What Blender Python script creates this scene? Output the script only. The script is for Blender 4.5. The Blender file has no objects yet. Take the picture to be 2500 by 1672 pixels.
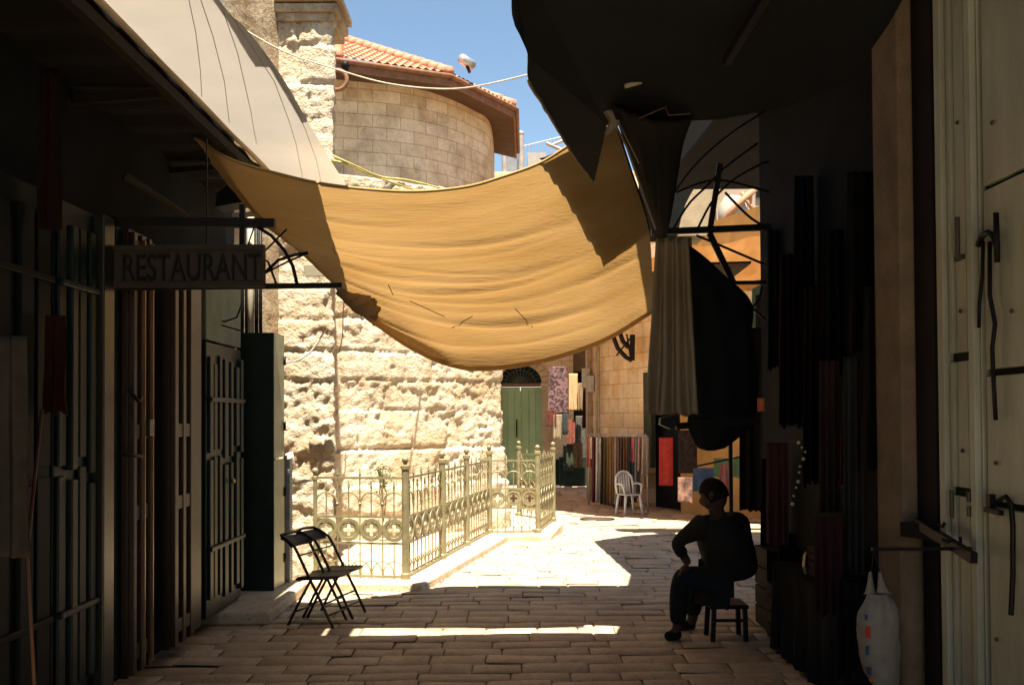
import bpy, bmesh, math, random
import numpy as np
from mathutils import Vector, Matrix, Euler
R = math.radians
random.seed(7)
scene = bpy.context.scene
COL = scene.collection

# ------------------------------------------------------------------ camera
F = 2430.0                       # focal length in photo pixels (photo 2500 x 1672)
PITCH, ROLL, EYE = R(1.2), R(0.35), 1.62
cam_d = bpy.data.cameras.new("camera")
cam = bpy.data.objects.new("camera", cam_d)
COL.objects.link(cam)
cam_d.sensor_width = 36.0
cam_d.lens = F / 2500 * 36.0
cam_d.clip_end = 500
cam_d.shift_y = 131 / 2500
cam.matrix_world = Matrix.Translation((0, 0, EYE)) @ Matrix.Rotation(R(90) + PITCH, 4, 'X') @ Matrix.Rotation(-ROLL, 4, 'Z')
scene.camera = cam
_RM = cam.matrix_world.to_3x3()
PY = 836 + 131

def W(x, y, Y):
    """photo direction at forward distance Y -> point in the street"""
    d = _RM @ Vector(((x - 1250) / F, -(y - PY) / F, -1.0))
    t = Y / d.y
    return Vector((d.x * t, Y, EYE + d.z * t))

def ground_z(Y):
    if Y < 13.5: return 0.0
    return -0.42 * min(1.0, (Y - 13.5) / 7.0)

# ------------------------------------------------------------------ light
EL = math.atan(1 / math.hypot(0.04, 0.33))
w = bpy.data.worlds.new("World"); scene.world = w; w.use_nodes = True
nt = w.node_tree
sky = nt.nodes.new('ShaderNodeTexSky'); sky.sky_type = 'NISHITA'
sky.sun_disc = False; sky.sun_elevation = EL; sky.sun_rotation = R(173)
sky.altitude = 800; sky.dust_density = .5; sky.ozone_density = 1.0
bg = nt.nodes['Background']; bg.inputs['Strength'].default_value = 0.05
hs = nt.nodes.new('ShaderNodeHueSaturation'); hs.inputs['Saturation'].default_value = .95; hs.inputs['Hue'].default_value = .49
nt.links.new(sky.outputs[0], hs.inputs['Color']); nt.links.new(hs.outputs[0], bg.inputs[0])
sl = bpy.data.lights.new("sun", 'SUN'); sl.energy = 5.0; sl.angle = R(0.5); sl.color = (1.0, 0.90, 0.75)
so = bpy.data.objects.new("sun", sl); COL.objects.link(so)
so.rotation_euler = Vector((-0.04, 0.33, -1)).to_track_quat('-Z', 'Y').to_euler()
so.location = (0, 0, 30)
scene.view_settings.view_transform = 'Standard'
scene.view_settings.look = 'None'
scene.view_settings.exposure = 2.0
scene.cycles.max_bounces = 10
scene.cycles.diffuse_bounces = 6
scene.cycles.use_denoising = True
scene.cycles.sample_clamp_indirect = 6

# ------------------------------------------------------------------ helpers
class MB:
    def __init__(s): s.v = []; s.f = []
    def add(s, vs, fs):
        b = len(s.v); s.v += [tuple(p) for p in vs]; s.f += [tuple(b + i for i in f) for f in fs]; return s
    def box(s, a, b, m=None):
        x0, y0, z0 = a; x1, y1, z1 = b
        vs = [Vector(p) for p in ((x0,y0,z0),(x1,y0,z0),(x1,y1,z0),(x0,y1,z0),(x0,y0,z1),(x1,y0,z1),(x1,y1,z1),(x0,y1,z1))]
        if m: vs = [m @ p for p in vs]
        return s.add(vs, [(0,3,2,1),(4,5,6,7),(0,1,5,4),(1,2,6,5),(2,3,7,6),(3,0,4,7)])
    def tube(s, pts, r, n=8, closed=False):
        pts = [Vector(p) for p in pts]; k = len(pts)
        rs = r if isinstance(r, (list, tuple)) else [r] * k
        b = len(s.v); prev = None
        for i, p in enumerate(pts):
            if closed: t = pts[(i+1) % k] - pts[i-1]
            else: t = pts[min(i+1, k-1)] - pts[max(i-1, 0)]
            t = t.normalized() if t.length > 1e-9 else Vector((0,0,1))
            if prev is None:
                u = t.cross(Vector((0,0,1)) if abs(t.z) < .9 else Vector((1,0,0))).normalized()
            else:
                u = prev - t * prev.dot(t)
                u = u.normalized() if u.length > 1e-6 else t.orthogonal().normalized()
            prev = u; v = t.cross(u)
            for j in range(n):
                a = 2*math.pi*j/n
                s.v.append(tuple(p + (u*math.cos(a) + v*math.sin(a)) * rs[i]))
        m = k if closed else k-1
        for i in range(m):
            i2 = (i+1) % k
            for j in range(n):
                s.f.append((b+i*n+j, b+i*n+(j+1)%n, b+i2*n+(j+1)%n, b+i2*n+j))
        if not closed:
            s.f.append(tuple(b+j for j in range(n))[::-1]); s.f.append(tuple(b+(k-1)*n+j for j in range(n)))
        return s
    def bar(s, a, b, wd, dp=None):
        """square bar"""
        a = Vector(a); b = Vector(b); dp = dp or wd
        t = (b-a).normalized(); u = t.cross(Vector((0,0,1)) if abs(t.z) < .9 else Vector((0,1,0))).normalized(); v = t.cross(u)
        vs = [p + u*i*wd/2 + v*j*dp/2 for p in (a, b) for i, j in ((-1,-1),(1,-1),(1,1),(-1,1))]
        return s.add(vs, [(0,1,2,3),(7,6,5,4),(0,4,5,1),(1,5,6,2),(2,6,7,3),(3,7,4,0)])
    def lathe(s, prof, c=(0,0,0), n=16, m=None):
        b = len(s.v); c = Vector(c)
        for r, z in prof:
            for j in range(n):
                a = 2*math.pi*j/n; p = Vector((r*math.cos(a), r*math.sin(a), z))
                if m: p = m @ p
                s.v.append(tuple(p + c))
        for i in range(len(prof)-1):
            for j in range(n): s.f.append((b+i*n+j, b+i*n+(j+1)%n, b+(i+1)*n+(j+1)%n, b+(i+1)*n+j))
        s.f.append(tuple(b+j for j in range(n))[::-1]); s.f.append(tuple(b+(len(prof)-1)*n+j for j in range(n)))
        return s
    def ball(s, c, r, n=12, sc=(1,1,1)):
        pr = [(max(1e-4, r*math.sin(math.pi*i/8)), -r*math.cos(math.pi*i/8)) for i in range(9)]
        return s.lathe(pr, c, n, Matrix.Diagonal((*sc, 1)))
    def grid(s, P):
        """P[i][j] points"""
        n, m = len(P), len(P[0]); b = len(s.v)
        for row in P:
            for p in row: s.v.append(tuple(p))
        for i in range(n-1):
            for j in range(m-1): s.f.append((b+i*m+j, b+i*m+j+1, b+(i+1)*m+j+1, b+(i+1)*m+j))
        return s
    def prism(s, poly, off):
        """closed polygon extruded by vector"""
        n = len(poly); off = Vector(off)
        vs = [Vector(p) for p in poly] + [Vector(p) + off for p in poly]
        return s.add(vs, [tuple(range(n))[::-1], tuple(range(n, 2*n))] + [(i, (i+1) % n, n+(i+1) % n, n+i) for i in range(n)])
    def build(s, name, m=None, parent=None, smooth=False, bevel=0, solid=0):
        me = bpy.data.meshes.new(name); me.from_pydata(s.v, [], s.f); me.update()
        bm = bmesh.new(); bm.from_mesh(me); bmesh.ops.recalc_face_normals(bm, faces=bm.faces); bm.to_mesh(me); bm.free()
        if smooth:
            for p in me.polygons: p.use_smooth = True
        o = bpy.data.objects.new(name, me); COL.objects.link(o)
        if m: me.materials.append(m)
        if solid:
            md = o.modifiers.new('s', 'SOLIDIFY'); md.thickness = solid; md.offset = 0
        if bevel:
            md = o.modifiers.new('b', 'BEVEL'); md.width = bevel; md.segments = 2; md.limit_method = 'ANGLE'
        if parent:
            o.parent = parent; o.matrix_parent_inverse = Matrix.Translation(-Vector(parent.location)) if parent.parent is None and parent.type == 'EMPTY' else Matrix.Identity(4)
        return o

def tag(o, label, cat, group=None):
    o['label'] = label; o['category'] = cat
    if group: o['group'] = group
    return o
def thing(name, label, cat, loc=(0,0,0), group=None):
    o = bpy.data.objects.new(name, None); COL.objects.link(o); o.location = loc; o.empty_display_size = .1
    return tag(o, label, cat, group)
def structure(o): o['kind'] = 'structure'; return o
def copy_tree(o, parent=None):
    c = o.copy(); COL.objects.link(c)
    if parent: c.parent = parent
    for ch in list(o.children): copy_tree(ch, c)
    return c

_mats = {}
def mat(name, col, rough=.8, metal=0, col2=None, scale=4, bump=0, bscale=40, spec=.10, stretch=(1,1,1), contrast=(.35,.65), detail=6):
    if name in _mats: return _mats[name]
    m = bpy.data.materials.new(name); m.use_nodes = True; nt = m.node_tree; N = nt.nodes; L = nt.links
    p = N['Principled BSDF']; p.inputs['Roughness'].default_value = rough; p.inputs['Metallic'].default_value = metal
    p.inputs['Specular IOR Level'].default_value = spec
    tc = N.new('ShaderNodeTexCoord'); mp = N.new('ShaderNodeMapping'); mp.inputs['Scale'].default_value = stretch
    L.new(tc.outputs['Object'], mp.inputs[0])
    n1 = N.new('ShaderNodeTexNoise'); n1.inputs['Scale'].default_value = scale; n1.inputs['Detail'].default_value = detail; n1.inputs['Roughness'].default_value = .65
    L.new(mp.outputs[0], n1.inputs['Vector'])
    rp = N.new('ShaderNodeValToRGB'); rp.color_ramp.elements[0].position = contrast[0]; rp.color_ramp.elements[1].position = contrast[1]
    c2 = col2 or tuple(c*.7 for c in col)
    rp.color_ramp.elements[0].color = (*c2, 1); rp.color_ramp.elements[1].color = (*col, 1)
    L.new(n1.outputs[0], rp.inputs[0]); L.new(rp.outputs[0], p.inputs['Base Color'])
    if bump:
        n2 = N.new('ShaderNodeTexNoise'); n2.inputs['Scale'].default_value = bscale; n2.inputs['Detail'].default_value = 5
        L.new(mp.outputs[0], n2.inputs['Vector'])
        b = N.new('ShaderNodeBump'); b.inputs['Strength'].default_value = bump; b.inputs['Distance'].default_value = .01
        L.new(n2.outputs[0], b.inputs['Height']); L.new(b.outputs[0], p.inputs['Normal'])
    _mats[name] = m
    return m

def cloth_mat(name, col, trans, rough=.9, weave=0, dark=None, nscale=3, stretch=(1,1,1)):
    """diffuse + translucent cloth"""
    m = bpy.data.materials.new(name); m.use_nodes = True; nt = m.node_tree; N = nt.nodes; L = nt.links
    for n in list(N):
        if n.type != 'OUTPUT_MATERIAL': N.remove(n)
    out = [n for n in N if n.type == 'OUTPUT_MATERIAL'][0]
    tc = N.new('ShaderNodeTexCoord'); mp = N.new('ShaderNodeMapping'); mp.inputs['Scale'].default_value = stretch
    L.new(tc.outputs['Object'], mp.inputs[0])
    no = N.new('ShaderNodeTexNoise'); no.inputs['Scale'].default_value = nscale; no.inputs['Detail'].default_value = 6
    L.new(mp.outputs[0], no.inputs['Vector'])
    def ramp(c, k):
        rp = N.new('ShaderNodeValToRGB'); rp.color_ramp.elements[0].position = .3; rp.color_ramp.elements[1].position = .7
        d = dark or (.8, .76, .68)
        rp.color_ramp.elements[0].color = (*(a*b for a, b in zip(c, d)), 1); rp.color_ramp.elements[1].color = (*c, 1)
        L.new(no.outputs[0], rp.inputs[0]); return rp
    df = N.new('ShaderNodeBsdfDiffuse'); tr = N.new('ShaderNodeBsdfTranslucent'); ad = N.new('ShaderNodeAddShader')
    L.new(ramp(col, 1).outputs[0], df.inputs[0]); L.new(ramp(trans, 1).outputs[0], tr.inputs[0])
    L.new(df.outputs[0], ad.inputs[0]); L.new(tr.outputs[0], ad.inputs[1])
    if weave:
        wv = N.new('ShaderNodeTexNoise'); wv.inputs['Scale'].default_value = 60; wv.inputs['Detail'].default_value = 3
        mp2 = N.new('ShaderNodeMapping'); mp2.inputs['Scale'].default_value = (.12, 1, 1); L.new(tc.outputs['Object'], mp2.inputs[0]); L.new(mp2.outputs[0], wv.inputs['Vector'])
        b = N.new('ShaderNodeBump'); b.inputs['Strength'].default_value = weave; b.inputs['Distance'].default_value = .01
        L.new(wv.outputs[0], b.inputs['Height']); L.new(b.outputs[0], df.inputs['Normal']); L.new(b.outputs[0], tr.inputs['Normal'])
    L.new(ad.outputs[0], out.inputs[0])
    return m

def stone_mat(name, light, mid, brown, dirt_amt=.5, brick=None, bump=.6, grime=True):
    """limestone: pale to tan with ochre stains and grey lichen; optional ashlar joints"""
    m = bpy.data.materials.new(name); m.use_nodes = True; nt = m.node_tree; N = nt.nodes; L = nt.links
    p = N['Principled BSDF']; p.inputs['Roughness'].default_value = .92; p.inputs['Specular IOR Level'].default_value = .15
    tc = N.new('ShaderNodeTexCoord')
    def noise(sc, det=6, off=0, st=(1,1,1), rg=.62):
        mp = N.new('ShaderNodeMapping'); mp.inputs['Location'].default_value = (off, off*.7, off*1.3); mp.inputs['Scale'].default_value = st
        L.new(tc.outputs['Object'], mp.inputs[0])
        n = N.new('ShaderNodeTexNoise'); n.inputs['Scale'].default_value = sc; n.inputs['Detail'].default_value = det; n.inputs['Roughness'].default_value = rg
        L.new(mp.outputs[0], n.inputs['Vector']); return n.outputs[0]
    def ramp(src, stops):
        r = N.new('ShaderNodeValToRGB'); e = r.color_ramp.elements
        while len(e) < len(stops): e.new(.5)
        for k, (pos, c) in enumerate(stops): e[k].position = pos; e[k].color = (*c, 1) if len(c) == 3 else c
        L.new(src, r.inputs[0]); return r.outputs[0]
    def mix(f, a, b, mode='MIX'):
        x = N.new('ShaderNodeMix'); x.data_type = 'RGBA'; x.blend_type = mode
        if isinstance(f, float): x.inputs[0].default_value = f
        else: L.new(f, x.inputs[0])
        L.new(a, x.inputs[6]); L.new(b, x.inputs[7]); return x.outputs[2]
    base = ramp(noise(2.3, 8), [(.33, mid), (.6, light), (.78, tuple(min(.85, c*1.2) for c in light))])
    st = ramp(noise(1.7, 7, 5.1), [(.46, (0,0,0)), (.62, (1,1,1))])
    rgb = N.new('ShaderNodeRGB'); rgb.outputs[0].default_value = (*brown, 1)
    f = N.new('ShaderNodeMath'); f.operation = 'MULTIPLY'; L.new(st, f.inputs[0]); f.inputs[1].default_value = dirt_amt
    c = mix(f.outputs[0], base, rgb.outputs[0])
    if grime:
        lich = ramp(noise(1.15, 9, 11.7, rg=.75), [(.57, (0,0,0)), (.66, (1,1,1))])
        f2 = N.new('ShaderNodeMath'); f2.operation = 'MULTIPLY'; L.new(lich, f2.inputs[0]); f2.inputs[1].default_value = .55
        g = N.new('ShaderNodeRGB'); g.outputs[0].default_value = (.17, .145, .10, 1)
        c = mix(f2.outputs[0], c, g.outputs[0])
    pit = noise(34, 4, 2)
    pr = ramp(pit, [(.36, (.62,.56,.47)), (.46, (1,1,1))])
    c = mix(.7, c, pr, 'MULTIPLY')
    h = N.new('ShaderNodeMath'); h.operation = 'ADD'; L.new(noise(13, 8, 3), h.inputs[0]); L.new(pit, h.inputs[1])
    hh = h.outputs[0]
    if brick:
        axis, bw, bh = brick
        sep = N.new('ShaderNodeSeparateXYZ'); L.new(tc.outputs['Object'], sep.inputs[0])
        cb = N.new('ShaderNodeCombineXYZ')
        if axis == 'uv': L.new(tc.outputs['UV'], cb.inputs[0]) ; cb = None
        else:
            L.new(sep.outputs[axis], cb.inputs[0]); L.new(sep.outputs[2], cb.inputs[1])
        bt = N.new('ShaderNodeTexBrick'); L.new(cb.outputs[0] if cb else tc.outputs['UV'], bt.inputs['Vector'])
        bt.inputs['Scale'].default_value = 1; bt.inputs['Brick Width'].default_value = bw; bt.inputs['Row Height'].default_value = bh
        bt.inputs['Mortar Size'].default_value = .012; bt.inputs['Mortar Smooth'].default_value = .4; bt.inputs['Bias'].default_value = 0
        bt.inputs['Color1'].default_value = (1,1,1,1); bt.inputs['Color2'].default_value = (.84,.79,.71,1); bt.inputs['Mortar'].default_value = (.58,.51,.42,1)
        c = mix(.85, c, bt.outputs[0], 'MULTIPLY')
        sb = N.new('ShaderNodeMath'); sb.operation = 'MULTIPLY_ADD'; L.new(bt.outputs['Fac'], sb.inputs[0]); sb.inputs[1].default_value = -2.0; L.new(hh, sb.inputs[2]); hh = sb.outputs[0]
    b = N.new('ShaderNodeBump'); b.inputs['Strength'].default_value = bump; b.inputs['Distance'].default_value = .02
    L.new(hh, b.inputs['Height']); L.new(b.outputs[0], p.inputs['Normal']); L.new(c, p.inputs['Base Color'])
    return m

from mathutils import noise as mn
def fr(x, y, z, o=4): return mn.fractal(Vector((x, y, z)), .55, 2.1, o)

# materials
M_pave = stone_mat('paving_stone', (.47,.37,.255), (.36,.275,.185), (.27,.195,.12), .5, bump=.25, grime=False)
M_pave.node_tree.nodes['Principled BSDF'].inputs['Roughness'].default_value = .62
M_pave.node_tree.nodes['Principled BSDF'].inputs['Specular IOR Level'].default_value = .35
M_kerb = stone_mat('kerb_stone', (.60,.50,.37), (.5,.40,.28), (.42,.27,.14), .5, bump=.5, grime=False)
M_rough = stone_mat('ancient_limestone', (.62,.53,.40), (.50,.41,.285), (.42,.28,.145), .6, bump=1.0)
M_plaster = stone_mat('stained_plaster', (.52,.42,.29), (.34,.25,.155), (.25,.165,.085), .75, bump=.6)
M_tower = stone_mat('tower_ashlar', (.78,.65,.47), (.66,.53,.37), (.33,.23,.14), .5, brick=('uv', .62, .27), bump=.35)
M_ashlar = stone_mat('pale_ashlar', (.70,.56,.37), (.60,.46,.29), (.42,.26,.12), .5, brick=(0, .5, .33), bump=.25, grime=False)
M_darkwall = mat('near_black_plaster', (.014,.016,.017), .9, col2=(.009,.010,.011), scale=3, bump=.4)  # near-black base colour, lowered to deepen the shade
M_iron = mat('black_iron', (.02,.019,.018), .5, .5, bump=.2)
M_gold = mat('olive_gold_paint', (.27,.235,.125), .45, .2, col2=(.17,.145,.075), scale=9, bump=.15, spec=.5)
M_wood = mat('brown_wood', (.042,.022,.011), .36, col2=(.030,.015,.008), scale=6, stretch=(6,6,.5), bump=.3, spec=.3)
M_teal = mat('teal_paint', (.006,.020,.019), .45, 0, col2=(.003,.008,.009), scale=5, bump=.15, spec=.2)
M_greensh = mat('green_grey_paint', (.009,.024,.019), .42, col2=(.010,.020,.016), scale=4, bump=.2, spec=.2)
M_olive = mat('olive_paint', (.028,.031,.020), .3, .2, col2=(.018,.020,.013), scale=5, bump=.15, spec=.5)
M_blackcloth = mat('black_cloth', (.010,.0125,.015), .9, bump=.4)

# ------------------------------------------------------------------ ground
gb = MB()
ys = [-8, 13.5, 20.5, 60]; gb.grid([[Vector((x, y, ground_z(y) - .017)) for x in (-30, -3, 3, 30)] for y in ys])
structure(gb.build('ground', mat('joint_dirt', (.26,.205,.14), .95, col2=(.18,.14,.095), scale=8, bump=.6)))
pv = MB(); rnd = random.Random(3); y = -6.0; row = 0
while y < 30:
    h = rnd.choice([.17,.19,.22,.25]) if y < 14 else .45
    x = -2.75 + rnd.random()*.4
    xe = 2.7 if y < 9 else 7
    while x < xe:
        wd = rnd.uniform(.26, .62)
        j = .003 + rnd.random()*.003
        dz = rnd.uniform(-.004, .004); tx = rnd.uniform(-.006,.006); ty = rnd.uniform(-.008,.008)
        x0, x1, y0, y1 = x+j, x+wd-j, y+j, y+h-j
        e = .012
        def zz(px, py): return ground_z(py) + dz + tx*(px-(x0+x1)/2)/.3 + ty*(py-(y0+y1)/2)/.15
        nx = 3
        if y < 12:
            # slightly wavy top
            xs_ = [x0, x0+e] + [x0+e+(x1-x0-2*e)*k/4 for k in (1,2,3)] + [x1-e, x1]
            ys_ = [y0, y0+e, (y0+y1)/2, y1-e, y1]
        else:
            xs_ = [x0, x0+e, x1-e, x1]; ys_ = [y0, y0+e, y1-e, y1]
        P = []
        for b_, py in enumerate(ys_):
            r_ = []
            for a_, px in enumerate(xs_):
                edge = a_ in (0, len(xs_)-1) or b_ in (0, len(ys_)-1)
                wob = .006*mn.noise(Vector((px*5, py*5, 1))) if edge else 0
                r_.append(Vector((px + wob, py + wob, zz(px, py) + (.005*mn.noise(Vector((px*4, py*4, 0)))) - (.008 if edge else 0))))
            P.append(r_)
        pv.grid(P)
        x += wd
    y += h; row += 1
structure(pv.build('street', M_pave, smooth=True))
# a round drain cover
dc = thing('drain_cover', 'round grey metal drain cover set in the sunlit paving near the white chair', 'drain cover', W(1458, 1268, 18.6))
c0 = Vector((W(1458,1268,18.6).x, 18.6, ground_z(18.6)+.012))
MB().lathe([(.30, 0), (.33, .004), (.33, .012), (.29,.014), (.28,.008)], c0, 28).build('rim', M_iron, dc)
MB().lathe([(.27, .0), (.27, .009), (.05,.011)], c0, 28).build('lid', mat('worn_steel', (.12,.10,.08), .5, .6), dc)

# ------------------------------------------------------------------ ancient stone wall with courses and broken faces
def block_depth(u, z, courses, blocks, seed):
    k = 0
    zz = z + .035*mn.noise(Vector((u*1.6, 3.3+seed, z*.6)))
    uu = u + .05*mn.noise(Vector((u*.8, z*2.2, seed)))
    for i in range(len(courses)-1):
        if zz >= courses[i]: k = i
    bl = blocks[k]; j = 0
    for i in range(len(bl)-1):
        if uu >= bl[i]: j = i
    d = min(zz - courses[k], courses[k+1] - zz if k+1 < len(courses) else 9, uu - bl[j], (bl[j+1] - uu) if j+1 < len(bl) else 9)
    d = max(0, d)
    rr = random.Random(k*131 + j*17 + seed)
    off = rr.uniform(-.03, .045); broken = rr.random() < .45; tilt = rr.uniform(-.03,.04)
    e = min(1, d/.032); e = e*e*(3-2*e)
    dep = off*.45*e + .018*e + tilt*(zz - courses[k])*e*.5
    rough = .024 if broken else .012
    dep += rough*fr(u*3.1, z*3.1, seed+k*.7, 5) + (.022*max(0, fr(u*7, z*7, seed+9, 3)) + .010*fr(u*19, z*19, 2, 3) if broken else .009*fr(u*13, z*13, 4, 3))
    c = fr(u*1.3+20, z*1.5, seed+3.3, 4)      # big eroded hollows
    if c > .30: dep -= min(.022, (c-.30)*.3)
    return dep

def stone_run(name, path, z0, z1, courses, seed, m, step=.026, parent=None, proj=None, top=True, smooth_cut=None):
    """vertical masonry along a plan polyline, faces to the right of travel"""
    path = [Vector((*p, 0)) for p in path]
    segs = []; L = 0
    us, pts, nrm = [], [], []
    for a, b in zip(path[:-1], path[1:]):
        t = (b-a); ln = t.length; t.normalize(); n = Vector((t.y, -t.x, 0))
        k = max(2, int(ln/step))
        for i in range(k): us.append(L + ln*i/k); pts.append(a + (b-a)*i/k); nrm.append(n)
        L += ln
    us.append(L); pts.append(path[-1]); nrm.append(nrm[-1])
    # soften the normals at the corners
    nn = []
    for i in range(len(nrm)):
        s = nrm[max(0, i-1)] + nrm[i]; nn.append(s.normalized())
    rr = random.Random(seed); blocks = []
    for k in courses:
        b = [-.3]; 
        while b[-1] < L + .3: b.append(b[-1] + rr.uniform(.38, .95))
        blocks.append(b)
    nz = int((z1-z0)/step); P = []
    for j in range(nz+1):
        z = z0 + (z1-z0)*j/nz; rowp = []
        for u, p, n in zip(us, pts, nn):
            d = block_depth(u, z, courses, blocks, seed)
            if smooth_cut: d *= smooth_cut(u, z)
            if proj: d += proj(u, z)
            q = p + n*d; rowp.append(Vector((q.x, q.y, z + .01*mn.noise(Vector((u*6, z*6, 7))))))
        P.append(rowp)
    if top:   # close the top backwards
        P.append([Vector((p.x - n.x*.5, p.y - n.y*.5, z1)) for p, n in zip(pts, nn)])
    return MB().grid(P).build(name, m, parent, smooth=True)

courses = [-.2,.36,.74,1.22,1.72,2.1,2.48,2.9,3.3,3.7,4.15,4.6,5.1]
def proj_back(u, z): return (.07 if z < 1.2 else 0) + (.05 if z < .74 else 0)
bw = stone_run('stone_wall', [(-2.30,12.65), (-.17,14.0), (-.42,16.5), (-.6,18)], -.1, 4.75, courses, 5, M_rough, proj=proj_back)
tag(bw, 'rough old wall of huge pale limestone blocks behind the railings', 'stone wall')
pc = [-.2,.4,.85,1.25,1.62,2.0,2.3,2.62,2.95,3.3,3.65,4.0,4.3,4.65,5.0,5.4,5.8,6.2,6.7]
pier = thing('stone_pier', 'tall stained stone pier with eroded face rising past the white awning', 'stone pier', (-2.0,10.2,0))
stone_run('pier_face', [(-2.36,10.0), (-1.80,10.0), (-2.36,12.7)], -.1, 6.1, pc, 11, M_rough, parent=pier, step=.024)
stone_run('plaster_face', [(-2.62,8.95), (-2.34,9.98)], -.1, 6.1, pc, 23, M_plaster, parent=pier, step=.03,
          smooth_cut=lambda u, z: .14)
cm = MB()
for z, d in ((5.62,.03),(5.70,.07),(5.80,.11)):
    cm.box((-2.36, 10.0-d-.03, z), (-1.80+d, 10.6, z+.085))
cm.build('cornice', M_plaster, pier, bevel=.012)
# left behind filler so the street stays closed
# ------------------------------------------------------------------ round tower with tiled roof
tw = thing('stone_tower', 'rounded stone apse with red tiled roof beyond the pier', 'building', (-3,23,0))
H = EYE + 7.23
eave = [(-6.0,18.9), (-3.5,20.0), (-1.29,20.98), (.096,23.26), (.15,27)]
def smooth_plan(pts, inset):
    # rounded plan: Catmull samples of the inset eave
    c = Vector((-4.4, 25.2)); out = []
    ins = [Vector(p) for p in [(-6.4,19.8), (-3.9,20.9), (-2.45,21.35), (-1.5,22.05), (-.88,23.0), (-.49,24.1), (-.44,27)]]
    n = len(ins)
    for i in range(n-1):
        p0 = ins[max(0,i-1)]; p1 = ins[i]; p2 = ins[i+1]; p3 = ins[min(n-1,i+2)]
        for k in range(8):
            t = k/8
            out.append(.5*((2*p1)+(p2-p0)*t+(2*p0-5*p1+4*p2-p3)*t*t+(3*p1-p0-3*p2+p3)*t**3))
    out.append(ins[-1]); return out
plan = smooth_plan(eave, .5)
wl = MB(); Pz = [0, 3, 5, 6.5, 7.5, H-.05]
wl.grid([[Vector((p.x, p.y, z)) for p in plan] for z in Pz])
ow = wl.build('wall', M_tower, tw, smooth=True)
uvl = ow.data.uv_layers.new(name='UVMap'); acc = [0]
for a, b in zip(plan[:-1], plan[1:]): acc.append(acc[-1] + (b-a).length)
for lp in ow.data.loops:
    vi = lp.vertex_index; uvl.data[lp.index].uv = (acc[vi % len(plan)], Pz[vi // len(plan)])
# roof planes, with modelled barrel tiles
apex = Vector((-4.2, 24.0, EYE+9.15))
ev = [Vector((x, y, H)) for x, y in eave]
M_tile = mat('red_roof_tile', (.52,.235,.15), .8, col2=(.38,.16,.10), scale=5, bump=.4)
M_fascia = mat('brown_fascia', (.24,.125,.07), .6, col2=(.15,.075,.045), scale=6, bump=.2)
M_soffit = mat('dark_soffit', (.10,.06,.04), .7)
for a, b in ((0,1),(1,2),(2,3),(3,4)):
    A, B = ev[a], ev[b]; t = (B-A); n_t = max(6, int(t.length/.17)); tm = MB(); rows = 12
    up = (apex - (A+B)/2); nrmv = t.cross(apex-A).normalized()
    if nrmv.z < 0: nrmv = -nrmv
    G = []
    for j in range(rows*2+1):
        s = (j//2 + (0 if j % 2 == 0 else .98))/rows if j < rows*2 else 1
        s = min(.995, s)
        a2 = A.lerp(apex, s); b2 = B.lerp(apex, s); rw = []
        for i in range(n_t*6+1):
            f_ = i/(n_t*6)
            # column phase held in metres from the eave centre
            wpos = (f_-.5)*(b2-a2).length/.17
            hgt = .045*abs(math.cos(math.pi*wpos)) + (.03 if j % 2 == 0 else 0.0)
            rw.append(a2.lerp(b2, f_) + nrmv*(hgt+.03))
        G.append(rw)
    tm.grid(G); tm.build('roof_slope', M_tile, tw, smooth=False)
for i, e_ in enumerate(ev[1:4]):
    rc = MB(); k = 14
    for j in range(k):
        p = e_.lerp(apex, j/k) + Vector((0,0,.09)); q = e_.lerp(apex, (j+1.12)/k) + Vector((0,0,.09))
        rc.tube([p, q], [.135, .105], 10)
    rc.build('ridge_cap', M_tile, tw, smooth=True)
fa = MB(); so_ = MB()
for a, b in ((0,1),(1,2),(2,3),(3,4)):
    A, B = ev[a], ev[b]
    fa.add([A+Vector((0,0,.02)), B+Vector((0,0,.02)), B-Vector((0,0,.2)), A-Vector((0,0,.2))], [(0,1,2,3)])
fa.build('fascia', M_fascia, tw, solid=.04)
sf = MB(); ctr = Vector((-4.4,25.2,0))
outr = [e_ - Vector((0,0,.17)) for e_ in ev]; innr = [e_ + (Vector((ctr.x, ctr.y, 0)) - Vector((e_.x, e_.y, 0))).normalized()*1.1 + Vector((0,0,-.02)) for e_ in ev]
sf.grid([outr, innr]); sf.build('soffit', M_soffit, tw, solid=.03)
gt = MB(); gt.tube([e_ + Vector((0,0,-.01)) + (Vector((e_.x,e_.y,0))-ctr.xyz).normalized()*.06 for e_ in ev], .055, 8)
gt.build('gutter', M_fascia, tw, smooth=True)
# security camera on the corner
fl = thing('cctv', 'small silver cylinder security camera standing on the tower eave', 'cctv', W(1145,180,21.4))
b0 = W(1147,178,21.4)
MB().tube([b0, W(1143,168,21.4), W(1138,158,21.4)], .035, 8).build('bracket', M_iron, fl)
MB().tube([W(1126,143,21.25), W(1152,160,21.55)], [.10,.115], 14).build('camera_housing', mat('brushed_alu', (.6,.58,.55), .35, .7), fl, smooth=True)
# dark ring lamp under eave by pier
lr = MB(); cc = W(822,196,19.6); lr.tube([cc + Vector((math.cos(a)*.2, 0, math.sin(a)*.2)) for a in [2*math.pi*k/20 for k in range(20)]], .045, 8, True)
tag(lr.build('cable_coil', M_fascia, smooth=True), 'coil of orange brown cable hung under the tower eave beside the pier', 'cable coil')
ld = thing('eave_spotlight', 'small dark spotlight under the tiled eave next to the pier', 'spotlight', W(842,165,19.7))
MB().ball(W(843,160,19.7), .09).build('lamp_head', M_iron, ld, smooth=True); MB().tube([W(848,150,19.7), W(848,180,19.7)], .02).build('stem', M_iron, ld)

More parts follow.
